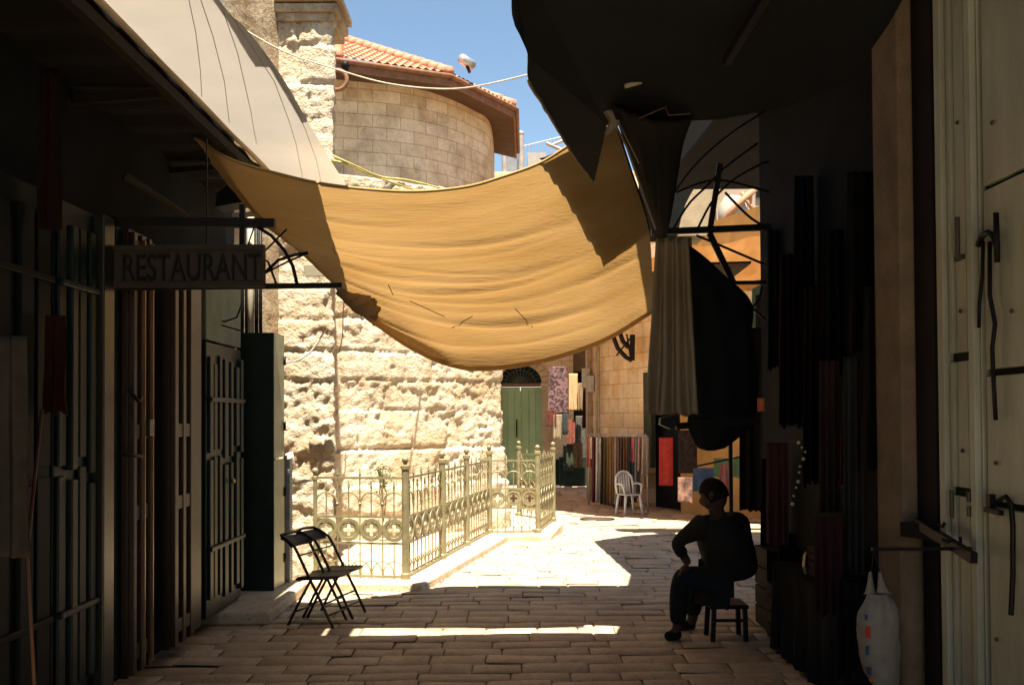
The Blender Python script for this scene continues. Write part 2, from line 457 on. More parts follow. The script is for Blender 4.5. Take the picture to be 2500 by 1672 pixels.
# ------------------------------------------------------------------ far roof terrace
rf = thing('roof_terrace', 'distant roof terrace with mesh railing and two grey posts beside the tower', 'roof terrace', (0,28,0))
MB().box((-.5,30.02,6.5), (6,36,W(1250,420,30.02).z)).build('wall', M_ashlar, rf, bevel=.02)
M_zinc = mat('zinc_post', (.42,.38,.33), .5, .4)
for x0, yt, yb in ((1231,358,430), (1272,328,420)):
    MB().tube([W(x0+1,yb+8,30.2), W(x0,yt,30.2)], .085, 12).lathe([(.1,0),(.1,.05),(.05,.09)], W(x0,yt,30.2), 12).build('post', M_zinc, rf, smooth=False)
rl = MB()
for k in range(12): rl.tube([W(1237+k*2.6, 425, 30.5), W(1237+k*2.6, 368-k*.8, 30.5)], .012, 4)
rl.tube([W(1235,366,30.5), W(1268,358,30.5)], .02, 5)
for k in range(17): rl.tube([W(1280+k*8.6, 420, 30.5), W(1280+k*8.6, 356-k*2.0, 30.5)], .007, 4)
rl.tube([W(1278,357,30.5), W(1425,321,30.5)], .012, 5)
rl.build('railing', M_zinc, rf)
MB().box(W(1288,410,29), W(1330,394,30)).build('rooftop_box', M_zinc, rf)
an = MB(); an.tube([W(1334,350,27.5), W(1375,368,27.5)], .05, 8); an.tube([W(1345,356,27.5), W(1400,333,27.5)], .045, 8)
tag(an.build('antenna_pole', mat('rusty_white', (.5,.42,.36), .6)), 'rusty white antenna arm leaning over the far roof railing', 'antenna')

# ------------------------------------------------------------------ far facade with green door
fd = thing('arched_house', 'sandy stone house front with a tall green double door under a fanlight', 'building', (0,30,-.42))
Yf = 30.0; gzf = -.42
dx0, dx1 = W(1219,1100,Yf).x, W(1324,1100,Yf).x; dtop = W(1270,944,Yf).z; arc_r = (dx1-dx0)/2; acx = (dx0+dx1)/2
x_end = W(1446,1000,Yf).x
fw = MB()
fw.box((-3,Yf,gzf), (dx0,Yf+.5,6.5)); 
fw.box((dx1,Yf,gzf), (dx1+ .95,Yf+.5,6.5)); 
arcp = [(dx0 + 0, dtop)] + [(acx - arc_r*math.cos(a), dtop + .12 + arc_r*.85*math.sin(a)) for a in [math.pi*k/16 for k in range(17)]] + [(dx1, dtop)]
poly = [Vector((dx0, Yf, 6.5)), Vector((dx1, Yf, 6.5))] + [Vector((x, Yf, z)) for x, z in reversed(arcp[1:-1])]
fw.prism(poly, (0,.5,0))
fw.build('wall', M_ashlar, fd)
ar = MB()
for k in range(11):
    a0 = math.pi*k/11 + .012; a1 = math.pi*(k+1)/11 - .012
    pts = []
    for rr_, aa in ((arc_r, a0), (arc_r, a1), (arc_r+.26, a1), (arc_r+.26, a0)):
        pts.append(Vector((acx - rr_*math.cos(aa), Yf-.05, dtop+.12+rr_*.85*math.sin(aa))))
    ar.prism(pts, (0,.1,0))
for s in (dx0-.26, dx1): 
    ar.box((s, Yf-.05, gzf), (s+.26, Yf+.05, dtop))
    ar.box((s-.04, Yf-.09, dtop), (s+.30, Yf+.05, dtop+.11))
ar.build('arch', mat('dressed_stone', (.5,.36,.21), .85, col2=(.38,.26,.14), scale=3, bump=.3), fd, bevel=.01)
M_gdoor = mat('green_door_paint', (.33,.45,.23), .6, col2=(.28,.38,.19), scale=2, bump=.1)
for s in range(2):
    a = dx0 + .0 + s*(dx1-dx0)/2; b = a + (dx1-dx0)/2
    dl = MB(); dl.box((a+.01, Yf+.12, gzf+.02), (b-.01, Yf+.17, dtop-.01))
    for k in range(3): dl.box((a+.06+k*.21, Yf+.105, gzf+.1), (a+.24+k*.21, Yf+.12, dtop-.12))
    d_ = dl.build('door_leaf', M_gdoor, fd, bevel=.006)
    if s == 0: MB().tube([(b-.12, Yf+.07, 1.0), (b-.12, Yf+.07, 1.55)], .02).build('pull_bar', M_iron, d_)
MB().box((dx0, Yf+.1, dtop), (dx1, Yf+.2, dtop+.1)).build('transom', M_fascia, fd)
fn = MB()
for k in range(13):
    a = math.pi*k/12; fn.tube([Vector((acx, Yf+.14, dtop+.12)), Vector((acx - arc_r*math.cos(a)*.98, Yf+.14, dtop+.12+arc_r*.83*math.sin(a)))], .014, 5)
for r_ in (.2, .45): fn.tube([Vector((acx - r_*math.cos(a), Yf+.14, dtop+.12+r_*.85*math.sin(a))) for a in [math.pi*k/12 for k in range(13)]], .014, 5)
fn.build('fanlight', mat('bronze_iron', (.09,.10,.06), .5, .4), fd)
MB().box((dx0,Yf+.3,dtop+.1), (dx1,Yf+.34,dtop+1.0)).build('fanlight_glass', mat('dark_glass', (.015,.018,.015), .2), fd)
# shop with dark opening right of the door
so2 = thing('souvenir_shop', 'shadowy cloth shop between the green door and the sandstone corner', 'building', (1.6,30,-.42))
sx0 = dx1+.95; 
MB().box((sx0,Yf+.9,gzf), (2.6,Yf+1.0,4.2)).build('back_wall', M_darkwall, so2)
MB().box((sx0,Yf-.02,W(1390,905,Yf).z), (2.6,Yf+.9,6.5)).build('upper_wall', mat('dim_upper', (.13,.09,.05), .9, bump=.3), so2)
MB().box((dx1+.3,Yf-.12,gzf), (2.5,Yf-.1,.35)).box((dx1+.5,Yf-.7,gzf), (2.4,Yf-.13,.42)).build('display_table', mat('dark_green_cloth', (.018,.026,.018), .9, bump=.4), so2)

# ------------------------------------------------------------------ sandstone corner wall on the right beyond the sun patch
cw = thing('corner_house', 'pale ashlar stone house front behind the clothes rail with an arched doorway', 'building', (2.5,23,-.42))
A_ = Vector((1.98,24.9)); B_ = Vector((3.95,20.0)); dirw = (B_-A_).normalized(); nw = Vector((-dirw.y*-1, dirw.x*-1)); nw = Vector((dirw.y, -dirw.x)); Lw = (B_-A_).length
if nw.y > 0: nw = -nw
def CW(s, z, d=0): p = A_ + dirw*s + nw*d; return Vector((p.x, p.y, z))
def s_at(x, y=1000):
    # where the pixel column meets the wall
    d = _RM @ Vector(((x-1250)/F, -(y-PY)/F, -1)); k = d.x/d.y
    # A.x + dx*s = k (A.y + dy*s)
    return (k*A_.y - A_.x)/(dirw.x - k*dirw.y)
s1, s2 = s_at(1571), s_at(1660)
def panel(mb, s0, s1_, z0, z1, d=0, th=.35): mb.prism([CW(s0,z0,d), CW(s1_,z0,d), CW(s1_,z1,d), CW(s0,z1,d)], (-nw.x*th, -nw.y*th, 0))
m_ = MB(); panel(m_, -.1, s1, gzf, 6.6); 
zt = 1.9; rr_ = (s2-s1)*.5
arc = [CW(s1, zt)] + [CW(s1+rr_-rr_*math.cos(a), zt + rr_*1.1*math.sin(a)) for a in [math.pi*k/14 for k in range(15)]]
m_.prism([CW(s1,6.6)] + arc[1:] + [CW(s2,6.6)], (-nw.x*.35, -nw.y*.35, 0))
wall_o = m_.build('wall', None, cw)
M_corner = stone_mat('corner_ashlar', (.78,.64,.43), (.68,.52,.33), (.66,.42,.20), .6, brick=('uv', .48, .34), bump=.25, grime=False); wall_o.data.materials.append(M_corner)
uvl = wall_o.data.uv_layers.new(name='UVMap')
for lp in wall_o.data.loops:
    co = wall_o.data.vertices[lp.vertex_index].co; uvl.data[lp.index].uv = ((Vector((co.x,co.y))-A_).dot(dirw), co.z)
m_ = MB(); panel(m_, s2, s2+4.5, gzf, 5.5, 0); m_.build('ochre_wall', mat('ochre_plaster', (.40,.23,.075), .9, col2=(.30,.17,.06), scale=3, bump=.2), cw)
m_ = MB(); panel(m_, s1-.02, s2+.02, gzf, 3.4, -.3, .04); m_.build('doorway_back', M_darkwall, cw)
m_ = MB(); panel(m_, s1+.03, s1+.06+ (s2-s1)*.2, .9+gzf, 2.6, .02, .1); m_.build('door_leaf', mat('dark_green_paint', (.05,.06,.035), .6), cw)
# pilaster strips and drain pipes
for xx, wd, dd in ((1443, .10, .10), (1462,.07,.13)):
    s = s_at(xx); m_ = MB(); panel(m_, s-wd, s+wd, gzf, 6.6, dd, .12); m_.build('pilaster', M_ashlar, cw, bevel=.01)
for xx in (1452,1474):
    s = s_at(xx); MB().tube([CW(s, gzf, .2), CW(s, 6.5, .2)], .03, 8).build('drain_pipe', M_zinc, cw, smooth=True)
for xx, yy, w_, h_ in ((1452,918,.12,.24),(1463,934,.1,.2)):
    s = s_at(xx); z = W(xx,yy,23.6).z; m_ = MB(); panel(m_, s-w_, s+w_, z-h_, z+h_, .3, .12); 
    m_.build('meter_box', mat('meter_grey', (.45,.43,.36), .6), cw, bevel=.01)
# half round iron grille and hooks
gr = MB(); G0 = lambda x, y: W(x, y, 22.3)
gr.bar(G0(1544,817), G0(1543,880), .11)
for r_ in (0, 1):
    pts = [(1496,818),(1508,850),(1528,872),(1543,880)] if r_ == 0 else [(1512,808),(1520,832),(1530,845),(1543,850)]
    gr.tube([G0(*p) for p in pts], .055, 6)
gr.tube([G0(1543,820), G0(1505,868)], .02, 5); gr.tube([G0(1530,815), G0(1540,878)], .02, 5)
tag(gr.build('window_grille', M_iron), 'quarter round black iron fan grille fixed to the pale ashlar wall', 'iron grille')

# ------------------------------------------------------------------ kerb plinth and gilded railings
P_A = Vector((-1.03,9.58,0)); P_B = Vector((-.31,13.3,0)); P_C = Vector((.335,13.3,0)); P_D = Vector((.60,14.75,-.06)); P_G = Vector((-1.93,9.75,0)); P_E = Vector((.10,15.6,-.06))
kb = MB(); kt = .075
def kerb(pl, zt):
    n = len(pl); kb.add([Vector((x,y,zt)) for x,y in pl] + [Vector((x,y,-.25)) for x,y in pl], [tuple(range(n))] + [(i,(i+1)%n,n+(i+1)%n,n+i) for i in range(n)])
kerb([(-2.15,9.42),(-1.15,9.36),(-.86,9.3),(-.80,9.48),(-.06,13.08),(.50,13.05),(.74,14.6),(.74,15.1),(.3,16),(.0,18),(-.1,14.2),(-2.2,12.6),(-2.0,10.1)], kt)
structure(kb.build('kerb', M_kerb, bevel=.02))
fence = thing('iron_railing', 'olive gilded iron railing with ball topped posts and quatrefoil rings round the stone wall', 'railing', P_A)
rail_zs = (.095, .41, .665, 1.04)
def post(p, h=1.16, r=.036):
    o = MB().lathe([(r*1.3,kt),(r*1.3,kt+.05),(r,kt+.06),(r,h-.04),(r*1.25,h-.03),(r*1.25,h),(.02,h+.01),(.02,h+.03)], (p.x,p.y,0), 14).build('post', M_gold, fence, smooth=False)
    MB().ball((p.x,p.y,h+.055), .034).build('ball_finial', M_gold, o, smooth=True)
post(P_A); post(P_B); post(P_C); post(P_D); post(P_A.lerp(P_B,.36)); post(P_A.lerp(P_B,.66)); post(P_G, 1.05, .02); post(P_E)
def ring_plate(c, t, r=.125, name='quatrefoil_ring', parent=None):
    n = 48; up = Vector((0,0,1)); nn = t.cross(up).normalized(); mb = MB()
    def loop(fr_, d): return [c + (t*math.cos(2*math.pi*k/n) + up*math.sin(2*math.pi*k/n))*fr_(2*math.pi*k/n) + nn*d for k in range(n)]
    def annulus(f1, f2, th):
        ls = [loop(f1,-th), loop(f2,-th), loop(f2,th), loop(f1,th)]
        b = len(mb.v)
        for l in ls: mb.v += [tuple(p) for p in l]
        for i in range(4):
            for k in range(n): mb.f.append((b+i*n+k, b+i*n+(k+1)%n, b+((i+1)%4)*n+(k+1)%n, b+((i+1)%4)*n+k))
    annulus(lambda a: r, lambda a: r*.74, .012)
    annulus(lambda a: r*.80 , lambda a: r*.68, .006)
    q = lambda a: r*(.20 + .33*abs(math.cos(2*a))**1.3)
    annulus(lambda a: r*.64, q, .005)
    for k in range(4):
        a = math.pi/4 + k*math.pi/2; d_ = t*math.cos(a) + up*math.sin(a); mb.tube([c+d_*r*.62, c+d_*r*.78], .006, 5)
    return mb.build(name, M_gold, parent)
def fpanel(a, b, module=.257, rings=True):
    a = Vector((a.x,a.y,0)); b = Vector((b.x,b.y,0)); t = (b-a).normalized(); L = (b-a).length; n = max(1, round(L/module)); md = L/n
    pn = MB(); up = Vector((0,0,1))
    for z in rail_zs: pn.bar(a+up*z, b+up*z, .012 if z != 1.04 else .016, .022)
    def spear(p, z0, z1): 
        pn.tube([p+up*z0, p+up*(z1-.07)], .0075, 6); pn.lathe([(.004,0),(.014,.02),(.004,.08)], p+up*(z1-.08), 6)
        if z0 < .5: pn.lathe([(.008,0),(.017,.012),(.008,.024)], p+up*.78, 6)
    for k in range(n+1):
        p = a + t*md*k
        if 0 < k < n: spear(p, .095, 1.13)
        if k < n:
            q = p + t*md/2
            pn.tube([q+up*.665, q+up*.93], .0075, 6); pn.lathe([(.004,0),(.014,.02),(.004,.08)], q+up*.93, 6)
            pn.tube([q+up*.095, q+up*.41], .0075, 6)
            # pointed arches above, on collars
            r_ = md/2
            pn.tube([p+up*.74] + [q - t*r_*.93*math.cos(x_) + up*(.80+.10*math.sin(x_)) for x_ in [math.pi*i/12 for i in range(13)]] + [p+t*md+up*.74], .0085, 6)
            # overlapping small arches below
            for h_ in (0, .5):
                c = p + t*md*(h_)
                if h_ == 0 and k == 0: continue
                pn.tube([c - t*r_*.98*math.cos(x_) + up*(.10+.14*math.sin(x_)) for x_ in [math.pi*i/12 for i in range(13)]], .006, 6)
    o = pn.build('railing_panel', M_gold, fence)
    if rings:
        for k in range(n):
            ring_plate(a + t*md*(k+.5) + up*.5375, t, min(.125, md*.487), parent=o)
    return o
fpanel(P_G, P_A, .252); fpanel(P_A, P_A.lerp(P_B,.36)); fpanel(P_A.lerp(P_B,.36), P_A.lerp(P_B,.66)); fpanel(P_A.lerp(P_B,.66), P_B)
fpanel(P_B, P_C, .215); fpanel(P_C, P_D, .25); fpanel(P_D, P_E, .25)
# plant rooting at the wall
pl = thing('wall_plant', 'small green leafy weed growing behind the gate railing', 'plant', W(935,1180,12.6))
lf = MB(); rnd = random.Random(5); c0 = W(935,1165,12.35)
for k in range(170):
    p = c0 + Vector((rnd.gauss(0,.06), rnd.gauss(0,.05), rnd.gauss(0,.085))); a = rnd.uniform(0,6.28); s = rnd.uniform(.012,.028)
    d1 = Vector((math.cos(a), math.sin(a)*.6, rnd.uniform(-.3,.8))).normalized()*s*2; d2 = d1.cross(Vector((rnd.random(),rnd.random(),1))).normalized()*s*.6
    lf.add([p, p+d1*.5+d2, p+d1, p+d1*.5-d2], [(0,1,2,3)])
lf.build('leaves', mat('weed_leaf', (.10,.17,.045), .6, col2=(.06,.11,.03)), pl)
st_ = MB(); 
for k in range(5): st_.tube([c0+Vector((0,.05,-.55)), c0+Vector((rnd.uniform(-.05,.05),0,-.2)), c0+Vector((rnd.uniform(-.1,.1),0,.12))], .006, 5)
st_.build('stems', mat('weed_stem', (.12,.13,.05), .7), pl)

# ------------------------------------------------------------------ yellow canvas shade sail
def interp(pts, n):
    P = [Vector(p) for p in pts]; d = [0]
    for a, b in zip(P[:-1], P[1:]): d.append(d[-1] + (b-a).length)
    out = []; m = len(P)
    for k in range(n+1):
        s = d[-1]*k/n; i = 0
        while i < m-2 and d[i+1] < s: i += 1
        t = (s-d[i])/max(1e-9, d[i+1]-d[i]); p0 = P[max(0,i-1)]; p1 = P[i]; p2 = P[i+1]; p3 = P[min(m-1,i+2)]
        out.append(.5*((2*p1)+(p2-p0)*t+(2*p0-5*p1+4*p2-p3)*t*t+(3*p1-p0-3*p2+p3)*t**3))
    return out
TOP = [(475,335,6.60),(560,385,6.62),(655,415,6.64),(800,448,6.67),(985,465,6.69),(1130,455,6.68),(1230,428,6.65),(1320,395,6.62),(1395,350,6.58),(1500,300,6.55)]
LEFT = [(475,335,6.60),(555,450,6.9),(640,545,7.25),(725,612,7.55),(820,700,7.9),(880,750,8.1),(915,795,8.12)]
BOT = [(915,795,8.12),(1000,853,8.5),(1090,893,8.88),(1180,905,8.93),(1330,885,8.92),(1480,835,8.85),(1594,765,8.76)]
RIGHT = [(1500,300,6.55),(1540,420,7.1),(1585,570,7.8),(1594,765,8.76)]
NU, NV = 150, 130
tp, lt, bt_, rt = interp(TOP, NU), interp(LEFT, NV), interp(BOT, NU), interp(RIGHT, NV)
def coons(i, j):
    u, v = i/NU, j/NV
    return (tp[i]*(1-v) + bt_[i]*v + lt[j]*(1-u) + rt[j]*u
            - (tp[0]*(1-u)*(1-v) + tp[NU]*u*(1-v) + bt_[0]*(1-u)*v + bt_[NU]*u*v))
def fold(u, v):
    s = 0
    for c, a, wd, sl, ph in ((.20,.010,.012,.05,0),(.30,.018,.016,.10,.3),(.37,.014,.012,.02,.1),(.50,.03,.020,.07,.2),(.56,.03,.018,-.02,.5),(.63,.022,.014,.05,.7),(.74,.03,.018,.10,.4),(.86,.016,.012,.02,.2),(.45,.012,.01,.2,.6),(.68,.014,.012,.16,.1)):
        cc = c + sl*(u-.5) + .06*(u-.45)**2 + .012*mn.noise(Vector((u*4, ph*9, 2)))
        env = max(0, 1 - abs(u - (.25+ph*.7))**1.6*3.2)
        x = (v-cc)/wd
        s += a*env*math.exp(-x*x)*(1 + .5*math.sin(u*9+ph*7))
    s += .007*mn.noise(Vector((u*1.6+3*v, v*17, 0))) + .03*mn.noise(Vector((u*1.5+v, v*4, 4))) + .002*mn.noise(Vector((u*6, v*60, 1)))
    return s
G = []; 
for j in range(NV+1):
    v = j/NV; rw = []
    for i in range(NU+1):
        q = coons(i, j); p = W(q.x, q.y, q.z); u = i/NU
        d = fold(u, v) * min(1, min(u, 1-u)*14) * min(1, v*14)
        rag = .02*mn.noise(Vector((0, v*25, 3)))*(1 if i == 0 else 0)
        rw.append(p + Vector((rag, -.25*d, -d)))
    G.append(rw)
CANVAS = G
M_canvas = cloth_mat('yellow_canvas', (.36,.255,.13), (.155,.094,.036), weave=.8, nscale=1.6, dark=(.80,.74,.60), stretch=(.5,1.6,1.6))
sail = thing('shade_sail', 'sagging sunlit yellow canvas stretched across the street between the two rows of shops', 'canvas shade', W(1100,600,7.5))
MB().grid(G).build('canvas', M_canvas, sail, smooth=True)
MB().tube([G[0][i] + Vector((0,0,-.008)) for i in range(0, NU+1, 3)], .011, 6).build('top_hem', cloth_mat('hem_cloth', (.36,.25,.11), (.02,.01,.003)), sail, smooth=True)
hm = MB()
for j0, j1, jw in ((.0,.55,0),):
    hm.grid([[G[min(NV, int(NV*v))][i] + Vector((0,0,.006)) for i in range(0, 9)] for v in [k/40 for k in range(41)]])
hm.grid([[G[int(NV*(1-.035*k))][i] + Vector((0,0,.006)) for i in range(0, NU+1)] for k in range(2)])
hm.build('side_hem', M_canvas, sail, smooth=True)
# stitched tears on the canvas
ts = MB()
for a, b in (((1262,748),(1300,800)),((950,690),(962,715)),((815,605),(822,618)),((1150,770),(1100,800)),((1000,730),(1085,765))):
    def near(px, py):
        best = None
        for j in range(0, NV+1, 2):
            for i in range(0, NU+1, 2):
                q = coons(i, j); e = (q.x-px)**2+(q.y-py)**2
                if best is None or e < best[0]: best = (e, G[j][i])
        return best[1] + Vector((0,-.008,-.012))
    MB().tube([near(*a), near(*b)], .0035, 5).build('stitched_tear', mat('tan_thread', (.22,.14,.07), .9), sail)
# bunched ragged cloth below the left edge
rg = MB(); pts = [(905,700,8.0),(880,720,8.1),(865,745,8.1),(893,770,8.2),(905,790,8.25),(915,800,8.3)]
path = [W(*p) for p in [(818,672,7.9),(850,705,7.98),(880,730,8.05),(900,752,8.15),(914,790,8.28)]]
P = []
for k in range(30):
    t = k/29*(len(path)-1); i = min(len(path)-2, int(t)); c = path[i].lerp(path[i+1], t-i); r_ = .02 + .085*math.sin(math.pi*min(1, k/29*1.05))**.7
    P.append([c + Vector((math.cos(a)*r_*(1+.5*mn.noise(Vector((k*.5, a*1.5, 1)))), .3*math.sin(a)*r_, math.sin(a)*r_*(1+.5*mn.noise(Vector((a*1.5, k*.5, 5)))))) for a in [2*math.pi*q/22 for q in range(23)]])
rg.grid(P); rg.build('bunched_corner', cloth_mat('bunched_cloth', (.30,.22,.13), (.01,.006,.002)), sail, smooth=True)
# dark tarp laid on the right part of the canvas to shade it, scalloped edge
dk = MB(); 
def lift(px, py, h=.035):
    # point on the canvas patch under a photo position
    best = None
    for j in range(0, NV+1):
        for i in range(0, NU+1, 1):
            q = CQ[j][i]; e = (q[0]-px)**2+(q[1]-py)**2
            if best is None or e < best[0]: best = (e, i, j)
    return best[1], best[2]
CQ = [[tuple(coons(i, j)) for i in range(NU+1)] for j in range(NV+1)]
P = []; nrows = 46
for r_ in range(nrows+1):
    t = r_/nrows
    lx = 1320 + (1476-1320)*t**.92 + 3.0*abs(math.sin(t*math.pi*15)) ; ly = 400 + (650-400)*t
    rx = 1502 + (1592-1502)*t; ry = 305 + (572-305)*t
    rw = []
    for c in range(25):
        s = c/24; px, py = lx + (rx-lx)*s, ly + (ry-ly)*s
        i, j = lift(px, py); i2 = min(NU, max(0, i)); rw.append(CANVAS[j][i2] + Vector((0, -.01, .035)))
    P.append(rw)
# smooth
for _ in range(3):
    P = [[(P[a][b]*2 + P[max(0,a-1)][b] + P[min(nrows,a+1)][b] + (P[a][max(0,b-1)] + P[a][min(24,b+1)]))/ 6 if 0 < b < 24 else P[a][b] for b in range(25)] for a in range(nrows+1)]
tag(dk.grid(P).build('scalloped_tarp', M_blackcloth, smooth=True, solid=.006), 'dark scalloped tarp lying on the shaded end of the yellow canvas', 'roof sheet')

# ------------------------------------------------------------------ white tarp awning over the shops
LW = [(-1.86,3.0,3.52),(-1.86,4.54,3.52),(-1.86,6.0,3.52),(-1.855,7.0,3.52),(-1.84,7.7,3.50)]
def hp(x, y, h): 
    Y = h*F/(1018-y); return W(x, y, Y)
RW = [Vector((-1.35,3.0,3.60))] + [hp(535,0,1.95), hp(600,70,1.95), hp(690,190,1.92), hp(770,330,1.86), hp(845,452,1.79)]
a_, b_ = interp(LW, 60), interp([tuple(p) for p in RW], 60)
P = []
for k in range(61):
    rw = []
    for s in range(17):
        t = s/16; p = a_[k].lerp(b_[k], t); sag = -.05*math.sin(math.pi*t)*(.6+.4*mn.noise(Vector((k*.12,0,0)))) + .012*mn.noise(Vector((k*.1, t*5, 3)))
        rw.append(p + Vector((0,0,sag)))
    P.append(rw)
TARP = P
tarp = thing('tarp_awning', 'long off white translucent tarp awning with thin seams over the shop fronts', 'awning', (-1.6,6,3.5))
MB().grid(P).build('tarp', cloth_mat('white_tarp', (.50,.48,.45), (.115,.106,.094), nscale=2.5, dark=(.9,.9,.88)), tarp, smooth=True)
sm = MB()
for pts in ([(493,236),(489,170),(478,80),(461,0)], [(627,352),(612,270),(580,130),(538,8)], [(745,450),(722,340),(670,200),(562,35)], [(790,450),(770,370),(715,250),(640,125)], [(560,300),(548,200),(520,90),(490,0)]):
    sm.tube([hp(x, y, 1.86) for x, y in pts], .002, 5)
sm.build('seam', mat('seam_thread', (.42,.39,.32), .9), tarp)
sm = MB(); sm.tube([p for p in a_], .02, 8); sm.build('edge_rope', mat('tarp_hem', (.45,.36,.24), .9), tarp, smooth=True)
# opaque tin eave behind it on the wall
tin = MB(); P = []
for k in range(161):
    y_ = -5 + 13.5*k/160; P.append([Vector((x, y_, 3.50 + .012*math.sin(k*1.25) + (x+2.45)*.0)) for x in (-2.6,-2.2,-1.88)])
tin.grid(P)
tn = thing('tin_eave', 'dark corrugated tin eave under the edge of the white tarp', 'eave', (-2.2,3,3.5))
tin.build('tin_sheet', mat('rusty_tin', (.013,.011,.010), .8, .2), tn, solid=.01)
eb = MB(); eb.bar((-1.90,-5,3.44),(-1.90,8.48,3.44),.05,.06)
for k in range(9): eb.bar((-2.5,-4+1.6*k,3.42),(-1.9,-4+1.6*k,3.46),.04)
eb.build('eave_beam', mat('old_timber', (.022,.017,.013), .85, bump=.4), tn)

# ------------------------------------------------------------------ overhead roofs
cor = MB(); P = []
for k in range(121):
    y_ = .7 + 5.35*k/120; P.append([Vector((x, y_, 4.36 + .02*math.sin(k*1.7))) for x in (-1.365 if y_ < 5.2 else -1.30, 0, 2.4)])
cor.grid(P); cor.box((-1.24,6.0,4.34),(-1.05,6.33,4.36)); tag(cor.build('market_roof', M_darkwall, solid=.012), 'dark sheet roof high over the near end of the market street', 'roof')  # small box added at the roof edge to shade the sun strip's left end
# right tin awning
AW = [(1235,-260,1.62),(1248,-60,1.60),(1250,40,1.56),(1266,80,1.54),(1288,135,1.52),(1291,200,1.52),(1335,272,1.52),(1400,380,1.52),(1450,447,1.52)]
left = [p + Vector((.004*mn.noise(Vector((i*.9,0,0))), 0, .008*mn.noise(Vector((i*.35,4,0))))) for i, p in enumerate(interp([tuple(hp(x, y, h)) for x, y, h in AW], 48))]
far = [hp(1482,305,1.52), hp(1600,300,1.52), hp(1760,292,1.52), hp(1920,262,1.52), hp(2070,205,1.52), hp(2170,60,1.52)]
aw = thing('metal_awning', 'large black metal awning jutting out from the shops against the sky', 'awning', (1.2,4.5,3.1))
pl_ = left + far + [Vector((1.30,2.5,3.2)), Vector((.1,2.5,3.25))]
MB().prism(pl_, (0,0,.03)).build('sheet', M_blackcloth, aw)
ed = MB(); ed.tube(left[20:], [.007+.006*abs(mn.noise(Vector((i*.6,1,1)))) for i in range(len(left[20:]))], 6)
ed.build('edge_trim', mat('lit_tan_fascia', (.30,.23,.14), .7), aw)  # tan fascia lip, its slight lighting put into the colour
rb = MB()
for x in (.9,): rb.bar((x,2.5,3.10),(x,4.1,3.09),.03,.04)
rb.build('rafter', M_iron, aw)
# upper sheets, added only to shade the right side of the street
tag(MB().prism([Vector(p) for p in ((.99,5.85,4.40),(.99,6.28,4.40),(.72,6.33,4.38),(1.26,8.1,4.36),(1.40,8.95,4.36),(1.9,9.1,4.36),(1.8,12.0,4.36),(3.2,12.0,4.36),(3.2,5.85,4.40))], (0,0,.02)).build('upper_shade_sheet', M_darkwall), 'dark stepped sheet added over the stalls to shade them, above the draped awning', 'roof')
tag(MB().prism([Vector(p) for p in ((1.42,8.6,6.25),(1.45,10.9,6.25),(2.7,12.1,6.25),(6.5,12.4,6.25),(6.5,6.0,6.25),(2.2,6.0,6.25))], (0,0,.03)).build('high_shade_sheet', M_darkwall), 'high dark sheet added over the side street to shade the arch', 'roof')
# draped dark awning finger, right of the canvas
fg = [(1490,255,1.50),(1520,330,1.48),(1560,450,1.42),(1600,582,1.30),(1625,590,1.28),(1640,520,1.3),(1655,430,1.4),(1668,350,1.48),(1690,290,1.5)]
P1 = [hp(x, y, h) for x, y, h in fg[:4]]; P2 = [hp(x, y, h) for x, y, h in reversed(fg[4:])]
a2, b2 = interp([tuple(p) for p in P1], 30), interp([tuple(p) for p in P2], 30)
dr = MB().grid([[a.lerp(b, s/14) + Vector((0,0,-.04*math.sin(math.pi*s/14) + .02*mn.noise(Vector((s*.9, k*.1, 2))))) for s in range(15)] for k, (a, b) in enumerate(zip(a2, b2))])
tag(dr.build('draped_awning', mat('brown_black_cloth', (.009,.008,.007), .95, bump=.3), smooth=True, solid=.005), 'dark brown awning cloth folded down beside the shaded end of the yellow canvas', 'awning cloth')
# small things on the underside of the black awning
kn = MB(); K = lambda x, y: W(x, y, 5.0)
kn.tube([K(1468,250), K(1490,262), K(1500,300), K(1480,330)], [.02,.045,.03,.012], 8); kn.tube([K(1500,300), K(1530,360), K(1600,560)], .006, 5); kn.tube([K(1492,262), K(1560,400)], .004, 5)
tag(kn.build('rope_knot', mat('grey_rope', (.22,.19,.14), .9, bump=.6), smooth=True), 'grey knotted rope tying the canvas corner under the black awning', 'rope')
tb = thing('strip_lamp', 'short pale strip lamp under the black awning', 'lamp', W(1546,203,4.6))
MB().tube([W(1525,211,4.6), W(1566,200,4.6)], .012, 8).build('tube', mat('dull_white', (.5,.44,.32), .5), tb, smooth=True)
MB().tube([W(1568,200,4.6), W(1648,182,4.6)], .006, 6).build('arm', mat('dull_brass', (.12,.09,.05), .6), tb)
MB().tube([W(1548,196,4.6), W(1546,155,4.6)], .018, 8).build('holder', mat('dim_brass', (.12,.10,.06), .6), tb)
wr = MB(); wr.tube([W(1560,290,4.8), W(1600,272,4.8), W(1625,262,4.8), W(1632,282,4.8), W(1660,280,4.8), W(1685,278,4.8)], .004, 5)
tag(wr.build('loose_wire', mat('dull_brass', (.2,.15,.08), .6)), 'thin loose wire dangling in the dark under the awning', 'wire')

